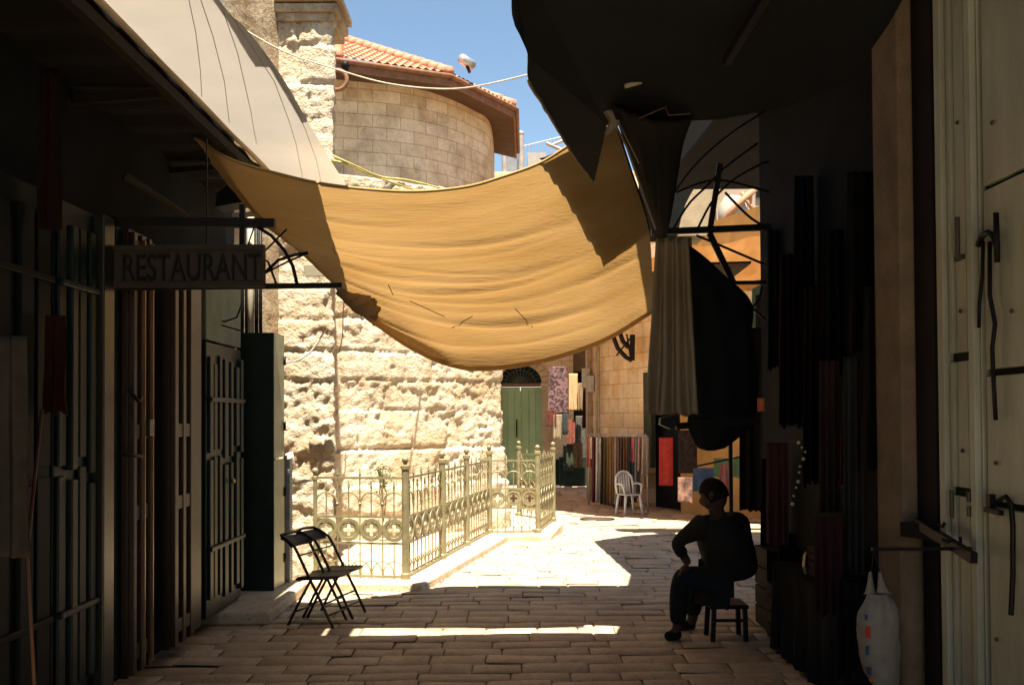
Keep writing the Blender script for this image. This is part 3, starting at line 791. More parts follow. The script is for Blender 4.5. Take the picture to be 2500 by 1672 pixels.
# right awning over the far pavement (casts the shade wedge) and orange canopy beyond
a3 = MB().prism([Vector((1.16,12.05,2.95)), Vector((1.35,8.78,2.95)), Vector((2.1,8.68,2.95)), Vector((2.3,13.2,2.95))], (0,0,.02))
t3 = thing('side_awning', 'brown cloth awning over the pavement behind the yellow canvas', 'awning', (1.5,11,2.95))
a3.build('cloth', mat('brown_awning_cloth', (.10,.075,.05), .9), t3)
MB().tube([(1.95,8.9,0),(1.95,8.9,2.94)], .02).build('pole', M_iron, t3)
oc = MB(); e0 = interp([(-1.0,21.6,4.5),(1.05,20.2,4.5),(3.2,16.6,4.48),(4.2,15.2,4.35),(5.7,13.6,4.3)], 40)
def canopy_rows(f0, f1, n, end):
    return [[Vector((p.x, p.y + (end-p.y)*t, p.z)) + Vector((t*.4, 0, -.15*math.sin(math.pi*t*2.0) + .05*math.sin(i*.9) + .03*mn.noise(Vector((i*.3, t*6, 0))))) for i, p in enumerate(e0)] for t in [f0+(f1-f0)*k/n for k in range(n+1)]]
M_or = cloth_mat('orange_cloth', (.30,.17,.07), (.115,.058,.020), nscale=1.2, dark=(.6,.5,.4), stretch=(3,.5,1))
tag(oc.grid(canopy_rows(0, 1, 25, 27.3)).build('orange_canopy', M_or, smooth=True), 'large orange brown cloth canopy hung over the far end of the street', 'canopy')
e0 = [Vector((p.x, 28.2, 4.5)) for p in e0]  # second strip added to shade the door, leaving a gap for sun
tag(MB().grid(canopy_rows(0, 1, 6, 29.95)).build('orange_canopy', M_or, smooth=True), 'narrow orange cloth strip added to shade the far green door house', 'canopy')

# ------------------------------------------------------------------ wires and ropes
def sagwire(name, pts, r, m, label, cat='wire'):
    P = interp([tuple(W(*p)) for p in pts], 40); return tag(MB().tube(P, r, 6).build(name, m, smooth=True), label, cat)
sagwire('overhead_wire', [(560,50,9.4),(690,125,9.4),(822,170,9.5),(940,203,9.5),(1060,217,9.3),(1160,212,9),(1310,178,8.5)], .007, mat('white_cable', (.6,.54,.42), .7), 'pale sagging cable crossing the sky from the pier to the black awning')
sagwire('yellow_rope', [(812,380,9.9),(860,402,9.9),(930,432,10.5),(1000,441,11.5),(1100,466,12.5)], .011, mat('yellow_rope', (.55,.5,.17), .8), 'pale yellow rope, the one running highest from the pier above the canvas edge', 'rope')
sagwire('yellow_rope', [(812,392,9.9),(850,402,9.9),(900,425,10.5),(970,450,11.5),(1030,470,12.5)], .011, mat('yellow_rope', (.55,.5,.17), .8), 'pale yellow rope, the one dipping first behind the canvas edge by the pier', 'rope')
sagwire('loose_cable', [(694,884,9.6),(725,880,9.6),(755,862,9.6),(778,832,9.6),(795,803,9.6)], .010, mat('white_cable', (.6,.54,.42), .7), 'loose white cable curling on the stained stone pier above the cabinet', 'cable')
sagwire('dangling_cord', [(842,705,12.1),(838,760,12.1),(836,820,12.1),(828,858,12.1)], .008, mat('dark_thread', (.12,.07,.03), .9), 'thin dark cord hanging down the rough stone wall', 'cord')
pb = MB(); sg = [W(740,647,9.4), W(800,645,9.4), W(812,673,9.4), W(745,676,9.4)]
tag(pb.prism(sg, (0,.03,0)).build('blank_plaque', mat('grey_plaque', (.30,.27,.19), .7), bevel=.004), 'small plain grey plaque on the pier behind the iron arch bracket', 'plaque')

# ------------------------------------------------------------------ left row of shops
ls = thing('shop_row', 'dark plastered shop front wall with folding metal doors in deep shade', 'building', (-2.7,3,0))
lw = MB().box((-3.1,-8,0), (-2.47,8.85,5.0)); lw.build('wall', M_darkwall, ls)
def X_(px, X): return X*F/(px-1250)           # depth where the pixel column meets plane X
XP = -2.30
def leaf(px0, px1, m, name='shutter', ribs=0, z0=.12, z1=2.75, X=XP, th=.06, groups=None, deep=.03, top=None):
    y0, y1 = X_(px0, X), X_(px1, X); mb = MB(); mb.box((X-th,y0,z0),(X,y1,z1))
    if ribs:
        rq = random.Random(px1); 
        for k in range(ribs):
            a = y0 + (y1-y0)*(k+rq.uniform(.1,.3))/ribs; b = y0 + (y1-y0)*(k+rq.uniform(.6,.92))/ribs
            zc = rq.uniform(1.25,1.4); dd = deep*rq.uniform(.6,1.3)
            mb.box((X,a,z0+rq.uniform(.08,.14)),(X+dd,b,zc)); mb.box((X,a,zc+.05),(X+dd,b,z1-rq.uniform(.08,.16)))
        for zz in (z0+.5, z1-.45): mb.box((X,y0+.01,zz),(X+deep*1.5,y1-.01,zz+.035))
    o = mb.build(name, m, ls, bevel=.008); return o, y0, y1
leaf(-300, 122, mat('black_green_paint', (.004,.007,.008), .6), 'shutter', 7, deep=.02)
o, y0, y1 = leaf(130, 250, M_teal, 'shutter', 5, deep=.03)
o, y0, y1 = leaf(254, 280, M_olive, 'door_post', 0, X=-2.24, th=.12)
o, y0, y1 = leaf(282, 303, M_teal, 'shutter', 0)
MB().bar((-2.24,y1,.3),(-2.24,y1,2.7),.02,.03).build('edge_bar', M_olive, o)
MB().tube([(-2.22,y1-.12,1.78),(-2.19,y1-.05,1.72),(-2.2,y1,1.75)], .012).build('latch', M_iron, o, smooth=True)
MB().tube([(-2.22,y1-.2,1.42),(-2.18,y1-.02,1.40)], .01).build('latch', M_iron, o, smooth=True)
def wood_leaf(px0, px1, X=-2.26):
    y0, y1 = X_(px0, X), X_(px1, X); mb = MB(); w_ = y1-y0; mb.box((X-.05,y0,.1),(X,y1,2.75))
    for a, b in ((0,.18),(.82,1.0),(.42,.58)): mb.box((X,y0+w_*a,.12),(X+.035,y0+w_*b,2.73))
    for z in (.2,1.02,1.5,2.6): mb.box((X+.001,y0+w_*.18,z),(X+.030,y0+w_*.82,z+.09))
    return mb.build('wood_door', M_wood, ls, bevel=.006), y0, y1
o, y0, y1 = wood_leaf(313, 358)
for yy in (y0+.13, y1-.03): MB().bar((-2.215,yy,.15),(-2.215,yy,2.7),.018,.014).build('edge_bar', mat('polished_wood', (.22,.125,.06), .25, spec=.6), o)
MB().box((-2.22,y0+.16,1.52),(-2.19,y0+.24,1.62)).build('lock', M_olive, o, bevel=.004)
MB().box((-2.44,X_(360,-2.3),.1),(-2.40,X_(412,-2.3),2.6)).build('doorway', mat('deep_brown', (.03,.018,.012), .8), ls)
o, y0, y1 = wood_leaf(415, 462)
o, y0, y1 = leaf(464, 492, M_wood, 'door_post', 0, X=-2.26)
o, y0, y1 = leaf(503, 588, M_greensh, 'shutter', 7, deep=.03, z1=2.2)
MB().ball((-2.25, y0+.55, 1.12), .02).build('knob', mat('brass', (.5,.4,.2), .3, .8), o, smooth=True)
o, y0, y1 = leaf(503, 588, mat('pale_green_panel', (.17,.20,.14), .6), 'upper_panel', 0, z0=2.22, z1=2.85)
# step in front
structure(MB().box((-2.47,7.85,0),(-1.92,9.3,.10)).build('step', M_kerb, bevel=.02))
# tall metal cabinet
cb = thing('metal_cabinet', 'tall dark green metal cabinet with paler hinged side at the end of the shops', 'cabinet', (-2.3,8.9,.1))
cx0, cx1 = W(578,1100,8.82).x, W(668,1100,8.82).x; ztop = W(640,812,8.82).z
MB().box((cx0,8.82,.10),(cx1,8.90,ztop)).build('door', mat('bottle_green', (.018,.032,.026), .55, col2=(.012,.022,.018), bump=.2), cb, bevel=.006)
sx = W(694,1100,9.15)
sd = MB(); 
sd.prism([Vector((cx1+.002,8.83,.10)), Vector((sx.x-.0,9.15,.10)), Vector((sx.x,9.15,1.25)), Vector((cx1+.002,8.83,1.25))], (-.03,.02,0))
sd.prism([Vector((cx1+.002,8.83,1.27)), Vector((sx.x-.0,9.15,1.27)), Vector((sx.x,9.15,ztop)), Vector((cx1+.002,8.83,ztop))], (-.03,.02,0))
s_ = sd.build('side_panel', mat('lit_green_metal', (.30,.31,.19), .4, .1, col2=(.2,.22,.13), scale=3, spec=.5), cb)  # paler green puts the lit edge into the side's colour
for zz in (.35,.95,1.55,2.15): MB().tube([(sx.x+.005,9.14,zz-.04),(sx.x+.005,9.14,zz+.04)], .014).build('hinge', M_iron, s_, smooth=True)
# grey ribbed pipe/box beside it
vb = MB(); v0, v1 = W(697,1110,9.3), W(709,1425,9.3)
for k in range(46): vb.box((v0.x-.02,9.28,.09+k*.026),(v1.x,9.4,.108+k*.026))
vb.box((v0.x-.015,9.29,.08),(v1.x-.005,9.4,1.29))
tag(vb.build('ribbed_panel', mat('blue_grey_metal', (.33,.34,.34), .5, .2)), 'narrow ribbed grey metal panel standing against the pier beside the cabinet', 'metal panel')
wc = MB().prism([W(696,1112,9.25),W(712,1106,9.25),W(716,1116,9.25),W(700,1122,9.25)], (0,.02,.015)); tag(wc.build('white_cup', mat('white_cup', (.75,.73,.68), .5)), 'small white scrap lying on the ribbed panel beside the cabinet', 'scrap')
# pipe bundle on the corner
for k, (px, r_, m_) in enumerate(((590,.022,M_iron),(603,.02,M_iron),(612,.03,mat('pale_pipe', (.42,.36,.27), .5)),(626,.018,M_iron),(636,.016,M_iron))):
    p = W(px,700,8.93); o = MB().tube([(p.x,8.93,ztop-.3),(p.x,8.93,3.45)], r_, 8).build('wall_pipe', m_, smooth=True)
    tag(o, ['black pipe on the shop corner nearest the shutters','black pipe on the shop corner just before the pale pipe','pale fat pipe among the black pipes at the shop corner','thin black pipe just past the pale pipe','thinnest black pipe nearest the sunlit pier'][k], 'pipe', 'pipes on the shop corner')
# round mirror-like disc and cable loops
lp = MB(); lp.tube([W(500,700,7.9),W(503,745,7.9),(W(520,775,7.9)),W(548,785,7.9),W(578,775,7.9),W(592,740,7.9)], .008, 6); lp.tube([W(508,772,7.9),W(545,795,7.9),W(590,808,7.9)], .007, 6)
tag(lp.build('hanging_loop', M_iron, smooth=True), 'drooping black cable loop over the green shutter below the sign', 'cable')
# iron bracket with arches that carries the sign
br = thing('iron_bracket', 'black iron frame with quarter arches projecting over the street behind the restaurant sign', 'iron bracket', W(560,620,6.3))
B = lambda x, y: W(x, y, 5.68)
MB().bar(B(250,541), B(672,546), .05, .05).build('top_bar', M_iron, br)
MB().bar(B(250,703), B(835,697), .03, .03).build('bottom_bar', M_iron, br)
MB().bar(B(592,500), B(592,700), .03, .03).bar(B(505,340), B(505,700), .008).build('upright', M_iron, br)
arc_ = MB(); arc_.tube([B(625,552), B(662,575), B(695,612), B(715,650), B(726,697)], .011, 6); arc_.tube([B(560,700), B(575,660), B(620,618), B(655,640), B(676,697)], .007, 6)
arc_.tube([B(648,612), B(700,560)], .006, 5); arc_.tube([B(645,668), B(680,635), B(720,622), B(752,618)], .010, 6); arc_.tube([B(645,668), B(700,640), B(752,618)], .006, 6)
arc_.tube([B(622,550), B(605,600)], .005, 5)
arc_.build('arch', M_iron, br, smooth=True)
sb = thing('restaurant_sign', 'dark signboard with raised capital letters RESTAURANT hung between the shops', 'sign', W(470,650,6.2))
s0, s1_ = W(270,600,5.6), W(645,700,5.6)
M_sign = mat('sign_board', (.055,.047,.038), .6, col2=(.040,.034,.028), scale=3)
bd = MB().box((s0.x,5.6,s1_.z),(s1_.x,5.64,s0.z)).build('board', M_sign, sb, bevel=.004)
fm = MB(); z0_, z1_ = s1_.z, s0.z
for z in (z0_, z1_-.03): fm.box((s0.x,5.585,z),(s1_.x,5.598,z+.03))
fm.box((s1_.x-.015,5.583,z0_+.031),(s1_.x,5.598,z1_-.031)); fm.build('frame', mat('sign_frame', (.045,.038,.03), .55), sb)
tc_ = bpy.data.curves.new('letters_curve', 'FONT'); tc_.body = 'RESTAURANT'; tc_.size = .25; tc_.extrude = .006; tc_.space_character = 1.0
to = bpy.data.objects.new('tmp_text', tc_); COL.objects.link(to); bpy.context.view_layer.update()
me = bpy.data.meshes.new_from_object(to.evaluated_get(bpy.context.evaluated_depsgraph_get())); bpy.data.objects.remove(to)
xs = [v.co.x for v in me.vertices]; zs = [v.co.y for v in me.vertices]
tw_ = W(300,650,5.59).x; te_ = W(638,650,5.59).x; th_ = .148; zb = W(500,684,5.59).z
for v in me.vertices:
    x, y_, z = v.co; v.co = (tw_ + (x-min(xs))/(max(xs)-min(xs))*(te_-tw_), 5.59 - z, zb + (y_-min(zs))/(max(zs)-min(zs))*th_)
me.materials.append(mat('letter_black', (.013,.012,.011), .6)); lo = bpy.data.objects.new('lettering', me); COL.objects.link(lo); lo.parent = sb; lo.matrix_parent_inverse = Matrix.Translation(-Vector(sb.location))
# pale strips / cords on the dark wall, black box above bracket
bx = thing('black_lantern', 'black boxy lantern hanging above the iron bracket beside the canvas corner', 'lantern', W(580,470,7.2))
MB().prism([W(530,470,7.2),W(560,450,7.2),W(606,478,7.2),W(600,492,7.2),W(525,505,7.2)], (0,.2,0)).build('hood', M_iron, bx)
MB().tube([W(560,452,7.3),W(560,400,7.3)], .008).build('hanger', M_iron, bx)
pp = MB().tube([W(305,430,6.0),W(370,470,6.1),W(460,530,6.3)], [.03,.022,.02], 8); tag(pp.build('pale_pole', mat('pale_pole', (.08,.065,.043), .7), smooth=True), 'pale slanting pole in the shadow above the restaurant sign', 'pole')

# ------------------------------------------------------------------ hanging cloth helper
def drape(name, px0, px1, py0, py1, Y, m, label=None, cat='garment', group=None, folds=4, amp=.02, taper=1.0, parent=None, rag=0, seed=0, th=.006, Y2=None):
    """cloth hanging with vertical folds between two photo columns"""
    n, k = 40, 26; P = []
    for j in range(k+1):
        t = j/k; rw = []
        for i in range(n+1):
            s = i/n; c = .5 + (s-.5)*(taper + (1-taper)*t if taper <= 1 else 1 + (taper-1)*t)
            yb = py1 + rag*mn.noise(Vector((s*6, seed, 2)))
            p = W(px0 + (px1-px0)*c, py0 + (yb-py0)*t, Y + ((Y2 or Y) - Y)*s)
            a = amp*(.35+.65*t)*(math.sin(s*folds*2*math.pi + seed + .8*mn.noise(Vector((t*2, s*3, seed)))) + .5*mn.noise(Vector((s*9, t*2, seed))))
            rw.append(p + Vector((.3*a, a, 0)))
        P.append(rw)
    o = MB().grid(P).build(name, m, parent, smooth=True, solid=th)
    if label: tag(o, label, cat, group)
    return o
def cm_(name, c, c2=None, scale=12): return mat('cloth_'+name, c, .95, col2=c2 or tuple(x*.7 for x in c), scale=scale, bump=.2)

# left foreground hanging things
drape('grey_robe', -40, 62, 820, 1360, 4.2, cm_('grey', (.05,.045,.036)), 'dull grey robe hanging at the very edge of the dark shop front', folds=2, amp=.03, seed=1)
drape('red_scarf', 95, 140, 170, 560, 4.7, cm_('darkred', (.013,.005,.005)), 'long dark red scarf hanging high in the shadow', 'scarf', folds=2, seed=2, amp=.03)
drape('red_shirt', 112, 158, 770, 1010, 4.8, cm_('red', (.026,.008,.007)), 'dark red shirt hanging below the long scarf in the shadow', 'shirt', folds=2, seed=3, amp=.03, rag=20)
mp_ = thing('mop_pole', 'thin brown pole leaning against the dark shutters', 'pole', W(75,1500,4.4)); MB().tube([W(102,1000,4.6), W(66,1350,4.45), W(84,1670,4.3)], .008, 6).build('shaft', mat('brown_pole', (.14,.07,.045), .5), mp_, smooth=True)

# ------------------------------------------------------------------ two folding chairs
def folding_chair():
    root = thing('folding_chair', '', 'folding chair', (0,0,0))
    m = mat('dark_metal_chair', (.028,.023,.018), .38, .5, spec=.5); m2 = mat('dark_vinyl', (.04,.03,.022), .5, bump=.2)
    hw = .205
    # front legs run up into the back frame, rear legs cross: chair faces +x
    for s in (-1, 1):
        y = s*hw
        MB().tube([(.30,y,0),(.16,y,.24),(.02,y,.46),(-.10,y,.66),(-.155,y*.98,.74),(-.26,y*.93,.80),(-.335,y*.80,.83)], .015, 8).build('front_leg', m, root, smooth=True)
        MB().tube([(-.24,y*.88,0),(-.12,y*.88,.20),(.03,y*.88,.43)], .015, 8).build('rear_leg', m, root, smooth=True)
    MB().tube([(-.335,-.165,.83),(-.352,0,.838),(-.335,.165,.83)], .015, 8).build('top_rail', m, root, smooth=True)
    bk = MB(); P = []
    for j in range(7):
        t = j/6; x = -.185 - .15*t; z = .755 + .075*t
        P.append([Vector((x - .03*(1-abs(k-5)/5)**.5*1.0 + .0, (k-5)/5*hw*(.96-.12*t), z - .03 + .02*math.sin(math.pi*t))) for k in range(11)])
    bk.grid(P).build('backrest', m2, root, smooth=True, solid=.02)
    st = MB(); P = []
    for j in range(9):
        t = j/8; x = -.13 + .40*t; P.append([Vector((x, (k-5)/5*(hw-.015)*(1 if t < .85 else 1-.12*(t-.85)/.15), .435 + .02*t - .006*math.sin(math.pi*k/10))) for k in range(11)])
    st.grid(P).build('seat', m2, root, smooth=True, solid=.03)
    MB().tube([(-.13,-hw,.43),(.02,-hw-.003,.44),(.27,-hw+.02,.455),(.27,hw-.02,.455),(.02,hw+.003,.44),(-.13,hw,.43)], .011, 8).build('seat_frame', m, root, smooth=True)
    for x, z, w_ in ((.235,.11,hw),(.175,.21,hw)): MB().tube([(x,-w_,z),(x,w_,z)], .009, 6).build('stretcher', m, root, smooth=True)
    MB().tube([(-.165,-hw*.88,.125),(-.165,hw*.88,.125)], .009, 6).build('stretcher', m, root, smooth=True)
    MB().tube([(-.09,-hw,.655),(-.09,hw,.655)], .008, 6).build('back_stretcher', m, root, smooth=True)
    return root
ch = folding_chair()
ch['label'] = 'dark folding chair nearer the shops, its back overlapped by the other folding chair'
ch2 = copy_tree(ch); ch2['label'] = 'dark folding chair standing closer to the railing, behind its twin'
for c, px, pz, Y, a in ((ch, 788, 0, 7.95, -17), (ch2, 822, 0, 8.25, -17)):
    c.location = (W(px-12, 1500, Y).x, Y, .0); c.rotation_euler = (0, 0, R(a)); c['group'] = 'pair of folding chairs'; c.scale = (.74,.85,.84)

# ------------------------------------------------------------------ goods at the back
drape('patterned_dress', 1338, 1388, 895, 1010, 28.6, mat('cloth_pattern', (.20,.12,.12), .9, col2=(.05,.03,.03), scale=14, contrast=(.45,.55)), 'mauve patterned dress hanging beside the arched doorway', 'dress', taper=.9, folds=2)
drape('maroon_skirt', 1334, 1358, 1000, 1040, 28.5, cm_('maroon', (.12,.04,.03)), 'maroon skirt hanging under the mauve dress', 'skirt', folds=2)
drape('cream_scarf', 1389, 1410, 912, 1002, 28.5, mat('cloth_cream', (.50,.34,.18), .9, col2=(.38,.16,.08), scale=20, contrast=(.3,.5)), 'narrow cream scarf with red specks hanging in the far shop', 'scarf', folds=1)
drape('black_coat', 1424, 1444, 930, 1045, 28.0, cm_('blackred', (.035,.012,.012)), 'black and dark red coat hanging by the drain pipes', 'coat', taper=1.3, folds=2)
drape('red_dress', 1384, 1404, 1025, 1085, 28.6, mat('cloth_redfloral', (.30,.08,.05), .9, col2=(.08,.05,.04), scale=16), 'red floral dress in the far shop opening', 'dress', folds=2)
drape('grey_dress', 1405, 1435, 1015, 1120, 28.8, mat('cloth_greyish', (.12,.11,.09), .9, col2=(.05,.05,.04), scale=10), 'grey brown dress hanging deep in the far shop', 'dress', folds=3)
drape('green_dress', 1375, 1400, 1085, 1150, 28.7, cm_('dimgreen', (.05,.06,.035)), 'dim green dress low in the far shop', 'dress', folds=2)
for k, (a, b, c, d, Y, colr, nm, lab, ct) in enumerate([
 (1410,1424,935,1000,28.4,(.30,.20,.12),'sand_shawl','sand coloured shawl between the cream scarf and the black coat','shawl'),
 (1352,1372,1012,1070,28.5,(.34,.26,.17),'beige_shirt','beige shirt below the patterned dress','shirt'),
 (1436,1448,1048,1120,27.6,(.42,.37,.30),'white_blouse','white blouse hanging under the black coat','blouse'),
 (1372,1386,1010,1060,28.4,(.05,.07,.06),'teal_vest','dark teal vest beside the red floral dress','vest'),
 (1400,1422,1080,1140,28.3,(.16,.10,.05),'ochre_dress','brown ochre dress low beside the dim green one','dress')]):
    drape(nm, a, b, c, d, Y, cm_('fs%d' % k, colr), lab, ct, folds=2, amp=.03, seed=k+60, rag=6)
# clothes rail
rk = thing('clothes_rack', 'long clothes rail packed with bright hanging garments in front of the ashlar wall', 'clothes rack', W(1500,1230,22))
r0, r1 = W(1436,1060,23.1), W(1580,1064,21.2)
MB().tube([r0, r1], .02, 8).build('rail', M_zinc, rk, smooth=True)
for p in (r0, r1): MB().tube([p, Vector((p.x,p.y,-.42))], .02, 8).build('upright', M_zinc, rk, smooth=True)
cols = [('salmon',(.45,.14,.09),1440,1140),('cream2',(.55,.48,.36),1447,1120),('wine',(.10,.03,.03),1452,1225),('white2',(.60,.54,.44),1462,1225),('umber',(.09,.06,.04),1474,1230),('olive2',(.16,.13,.06),1482,1232),('gold',(.32,.18,.06),1490,1228),('brown2',(.16,.09,.06),1498,1235),('mustard',(.30,.19,.07),1506,1232),('plum',(.14,.08,.10),1514,1235),('choc',(.10,.07,.05),1522,1236),('rust',(.26,.11,.05),1530,1238),('moss',(.12,.12,.06),1538,1236),('pink',(.42,.10,.11),1548,1128),('grey2',(.16,.15,.13),1556,1215),('floral',(.35,.2,.15),1564,1150),('pale',(.45,.38,.3),1575,1160),('navy',(.05,.06,.07),1543,1225)]
words_ = {'salmon':'salmon pink short garment','cream2':'cream short garment','wine':'wine red long garment','white2':'white long scarf like garment','umber':'dark umber long garment','olive2':'olive long garment','gold':'golden brown long garment','brown2':'mid brown long garment','mustard':'mustard long garment','plum':'dull plum long garment','choc':'chocolate long garment','rust':'rust orange long garment','moss':'moss green long garment','pink':'bright pink blouse','grey2':'grey long garment','floral':'peach blouse','pale':'pale beige blouse','navy':'dark blue long garment'}
for k, (nm, c, px, yb) in enumerate(cols):
    t = max(0, min(1, (px-1436)/144)); Y = 23.1 + (21.2-23.1)*t
    o = drape('hanging_garment', px-7, px+9, 1066, yb, Y-.05, cm_(nm, c), 'the %s on the clothes rail' % words_[nm], 'garment', 'garments on the clothes rail', folds=1.5, amp=.05, seed=k, taper=1.15, rag=3)
    MB().tube([W(px,1069,Y-.05), W(px,1058,Y-.05)], .012, 5).build('hanger', M_zinc, o)
# white plastic chair
pc_ = thing('plastic_chair', 'white plastic garden chair standing beside the clothes rail', 'plastic chair', (W(1536,1250,20.5).x,20.5,-.42))
C0 = Vector(pc_.location); Mw = mat('white_plastic', (.62,.62,.58), .35, spec=.5); RZ = Matrix.Rotation(R(-158), 4, 'Z')
def cl(x, y, z): return C0 + (RZ @ Vector((x*.80, y*.80, z)))
for sx_, sy_ in ((-1,-1),(1,-1),(-1,1),(1,1)):
    MB().tube([cl(sx_*.26, sy_*.24, 0), cl(sx_*.20, sy_*.2, .43)], [.022,.03], 8).build('leg', Mw, pc_, smooth=True)
MB().grid([[cl(-.22+.44*i/6, -.22+.44*j/6, .44 - .01*math.sin(math.pi*i/6)) for i in range(7)] for j in range(7)]).build('seat', Mw, pc_, smooth=True, solid=.02)
bkp = [(-.24,-.2,.44),(-.25,-.24,.62),(-.22,-.28,.80),(-.12,-.30,.88),(0,-.31,.90),(.12,-.30,.88),(.22,-.28,.80),(.25,-.24,.62),(.24,-.2,.44)]
bb = MB().tube([cl(*p) for p in bkp], .024, 8)
for k in range(5):
    x = -.14+.07*k; bb.bar(cl(x,-.21,.45), cl(x*1.0,-.30,.86), .04, .012)
bb.build('backrest', Mw, pc_, smooth=True)
for s in (-1,1): MB().tube([cl(s*.25,-.24,.64), cl(s*.28,-.05,.66), cl(s*.27,.18,.64), cl(s*.23,.21,.44)], .02, 8).build('armrest', Mw, pc_, smooth=True)
drape('dark_filler_coat', 1806, 1872, 800, 1245, 8.9, cm_('blackcoat', (.03,.022,.018)), 'long blackish coat added to darken the gap between the black bundle and the stalls', 'coat', folds=2.5, amp=.03, seed=31, rag=20)  # dark hanging added to darken the gap by the bundle
drape('filler_shawl', 1845, 1880, 720, 960, 9.1, cm_('brownshawl', (.05,.032,.022)), 'brown shawl added over the blackish coat to darken the gap beside the green pole', 'shawl', folds=2, amp=.03, seed=33, rag=20)  # hanging added beside the coat for the same darkening
# goods on the ochre wall
drape('red_towel', 1609, 1643, 1068, 1185, 20.4, cm_('towel', (.50,.055,.04)), 'plain red towel hanging on the ochre wall', 'towel', folds=1, amp=.012)
drape('dark_rug', 1656, 1702, 1050, 1155, 19.8, mat('cloth_rug', (.05,.03,.025), .95, col2=(.015,.012,.012), scale=10), 'dark rug hanging on the ochre wall beside the red towel', 'rug', folds=1, amp=.01)
drape('green_shirt', 1742, 1812, 1118, 1165, 12.4, cm_('green', (.17,.24,.09)), 'green shirt hanging behind the pink blouse', 'shirt', folds=2, rag=14)
drape('blue_shirt', 1692, 1742, 1142, 1200, 12.0, cm_('blue', (.10,.14,.20)), 'faded blue shirt hanging behind the seated man', 'shirt', folds=2, rag=10)
drape('pink_blouse', 1750, 1790, 1132, 1205, 11.8, mat('cloth_coral', (.52,.19,.15), .9, col2=(.30,.10,.09), scale=10), 'coral pink blouse hanging above the seated man', 'blouse', folds=2, taper=.5)
drape('doll_toy', 1655, 1690, 1165, 1225, 17.5, mat('cloth_toy', (.30,.17,.12), .9, col2=(.05,.03,.03), scale=6), 'small pale mottled cloth bag hanging low on the ochre wall', 'cloth bag', folds=1, rag=12)
hr = MB().tube([W(1690,1140,12.0), W(1820,1112,11.9)], .012, 6); tag(hr.build('hanging_rail', M_iron, smooth=True), 'thin iron rail carrying the shirts behind the seated man', 'rail')
# far lit house behind the arch
hh = thing('sunlit_house', 'sunlit pale house glimpsed through the iron arch on the shaded side', 'building', (6.5,27.5,0))
MB().box((5.6,27,-.5),(12,33,11)).build('wall', mat('pink_plaster', (.34,.27,.21), .9, col2=(.28,.22,.17), scale=2), hh)
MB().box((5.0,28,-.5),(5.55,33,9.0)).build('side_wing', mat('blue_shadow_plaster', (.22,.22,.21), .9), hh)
for (a, b, c, d) in ((1842,395,1880,440),(1850,452,1876,480)):
    p, q = W(a,d,26.8), W(c,b,26.8); f = MB().box((p.x,26.93,p.z),(q.x,26.99,q.z)).build('window', mat('dark_pane', (.03,.04,.035), .3), hh); MB().bar((p.x,26.9,q.z),(q.x,26.9,q.z),.1).build('sill', M_ashlar, f)
tk = thing('water_tank', 'white round water tank with loose pipes on the balcony of the sunlit house', 'water tank', W(1790,520,24))
MB().lathe([(.34,0),(.36,.05),(.36,.6),(.25,.7),(.05,.75)], W(1790,553,24), 20).build('tank', mat('dull_tank', (.42,.40,.33), .6), tk, smooth=True)
MB().tube([W(1760,545,23.6),W(1800,500,23.6),W(1850,455,23.6)], .08, 8).tube([W(1810,470,23.6),W(1850,530,23.6)], .05).tube([W(1835,440,23.6),W(1830,500,23.6)], .05).build('pipe', mat('copper_pipe', (.40,.22,.13), .6), tk, smooth=True)
# stone arch over the side street
sa = MB(); out_ = [(1655,575),(1672,505),(1712,435),(1762,380),(1815,338),(1885,300)]; inn = [(1885,378),(1840,405),(1800,440),(1766,485),(1738,535),(1725,575)]
sa.prism([W(x,y,13) for x, y in interp([(a,b,0) for a,b in out_], 14) for _ in (0,)] if False else [W(p.x,p.y,13) for p in interp([(a,b,0) for a,b in out_], 14)] + [W(p.x,p.y,13) for p in interp([(a,b,0) for a,b in inn], 14)], (0,.7,0))
tag(sa.build('stone_arch', mat('dim_stone', (.36,.29,.19), .9, col2=(.27,.21,.14), bump=.4)), 'shaded stone arch spanning the side street behind the iron frame', 'stone arch')
sp = MB().prism([W(1575,280,13.05),W(2000,265,13.05),W(2000,296,13.05)] + [W(p.x,p.y,13.05) for p in reversed(interp([(a,b,0) for a,b in out_], 14))] + [W(1600,575,13.05),W(1570,480,13.05)], (0,.5,0))
tag(sp.build('spandrel_backing', mat('dark_spandrel', (.007,.007,.007), .9, bump=.3)), 'dark wall added as a backing above the shaded stone arch', 'wall')  # backing added to fill the dark, shade put into its near-black colour
tag(MB().box((W(1640,0,13.2).x,13.1,1.9),(W(1680,0,13.2).x,13.6,4.4)).build('arch_pier', mat('dim_stone2', (.05,.04,.03), .9)), 'dark stone pier holding the shaded arch', 'stone pier')
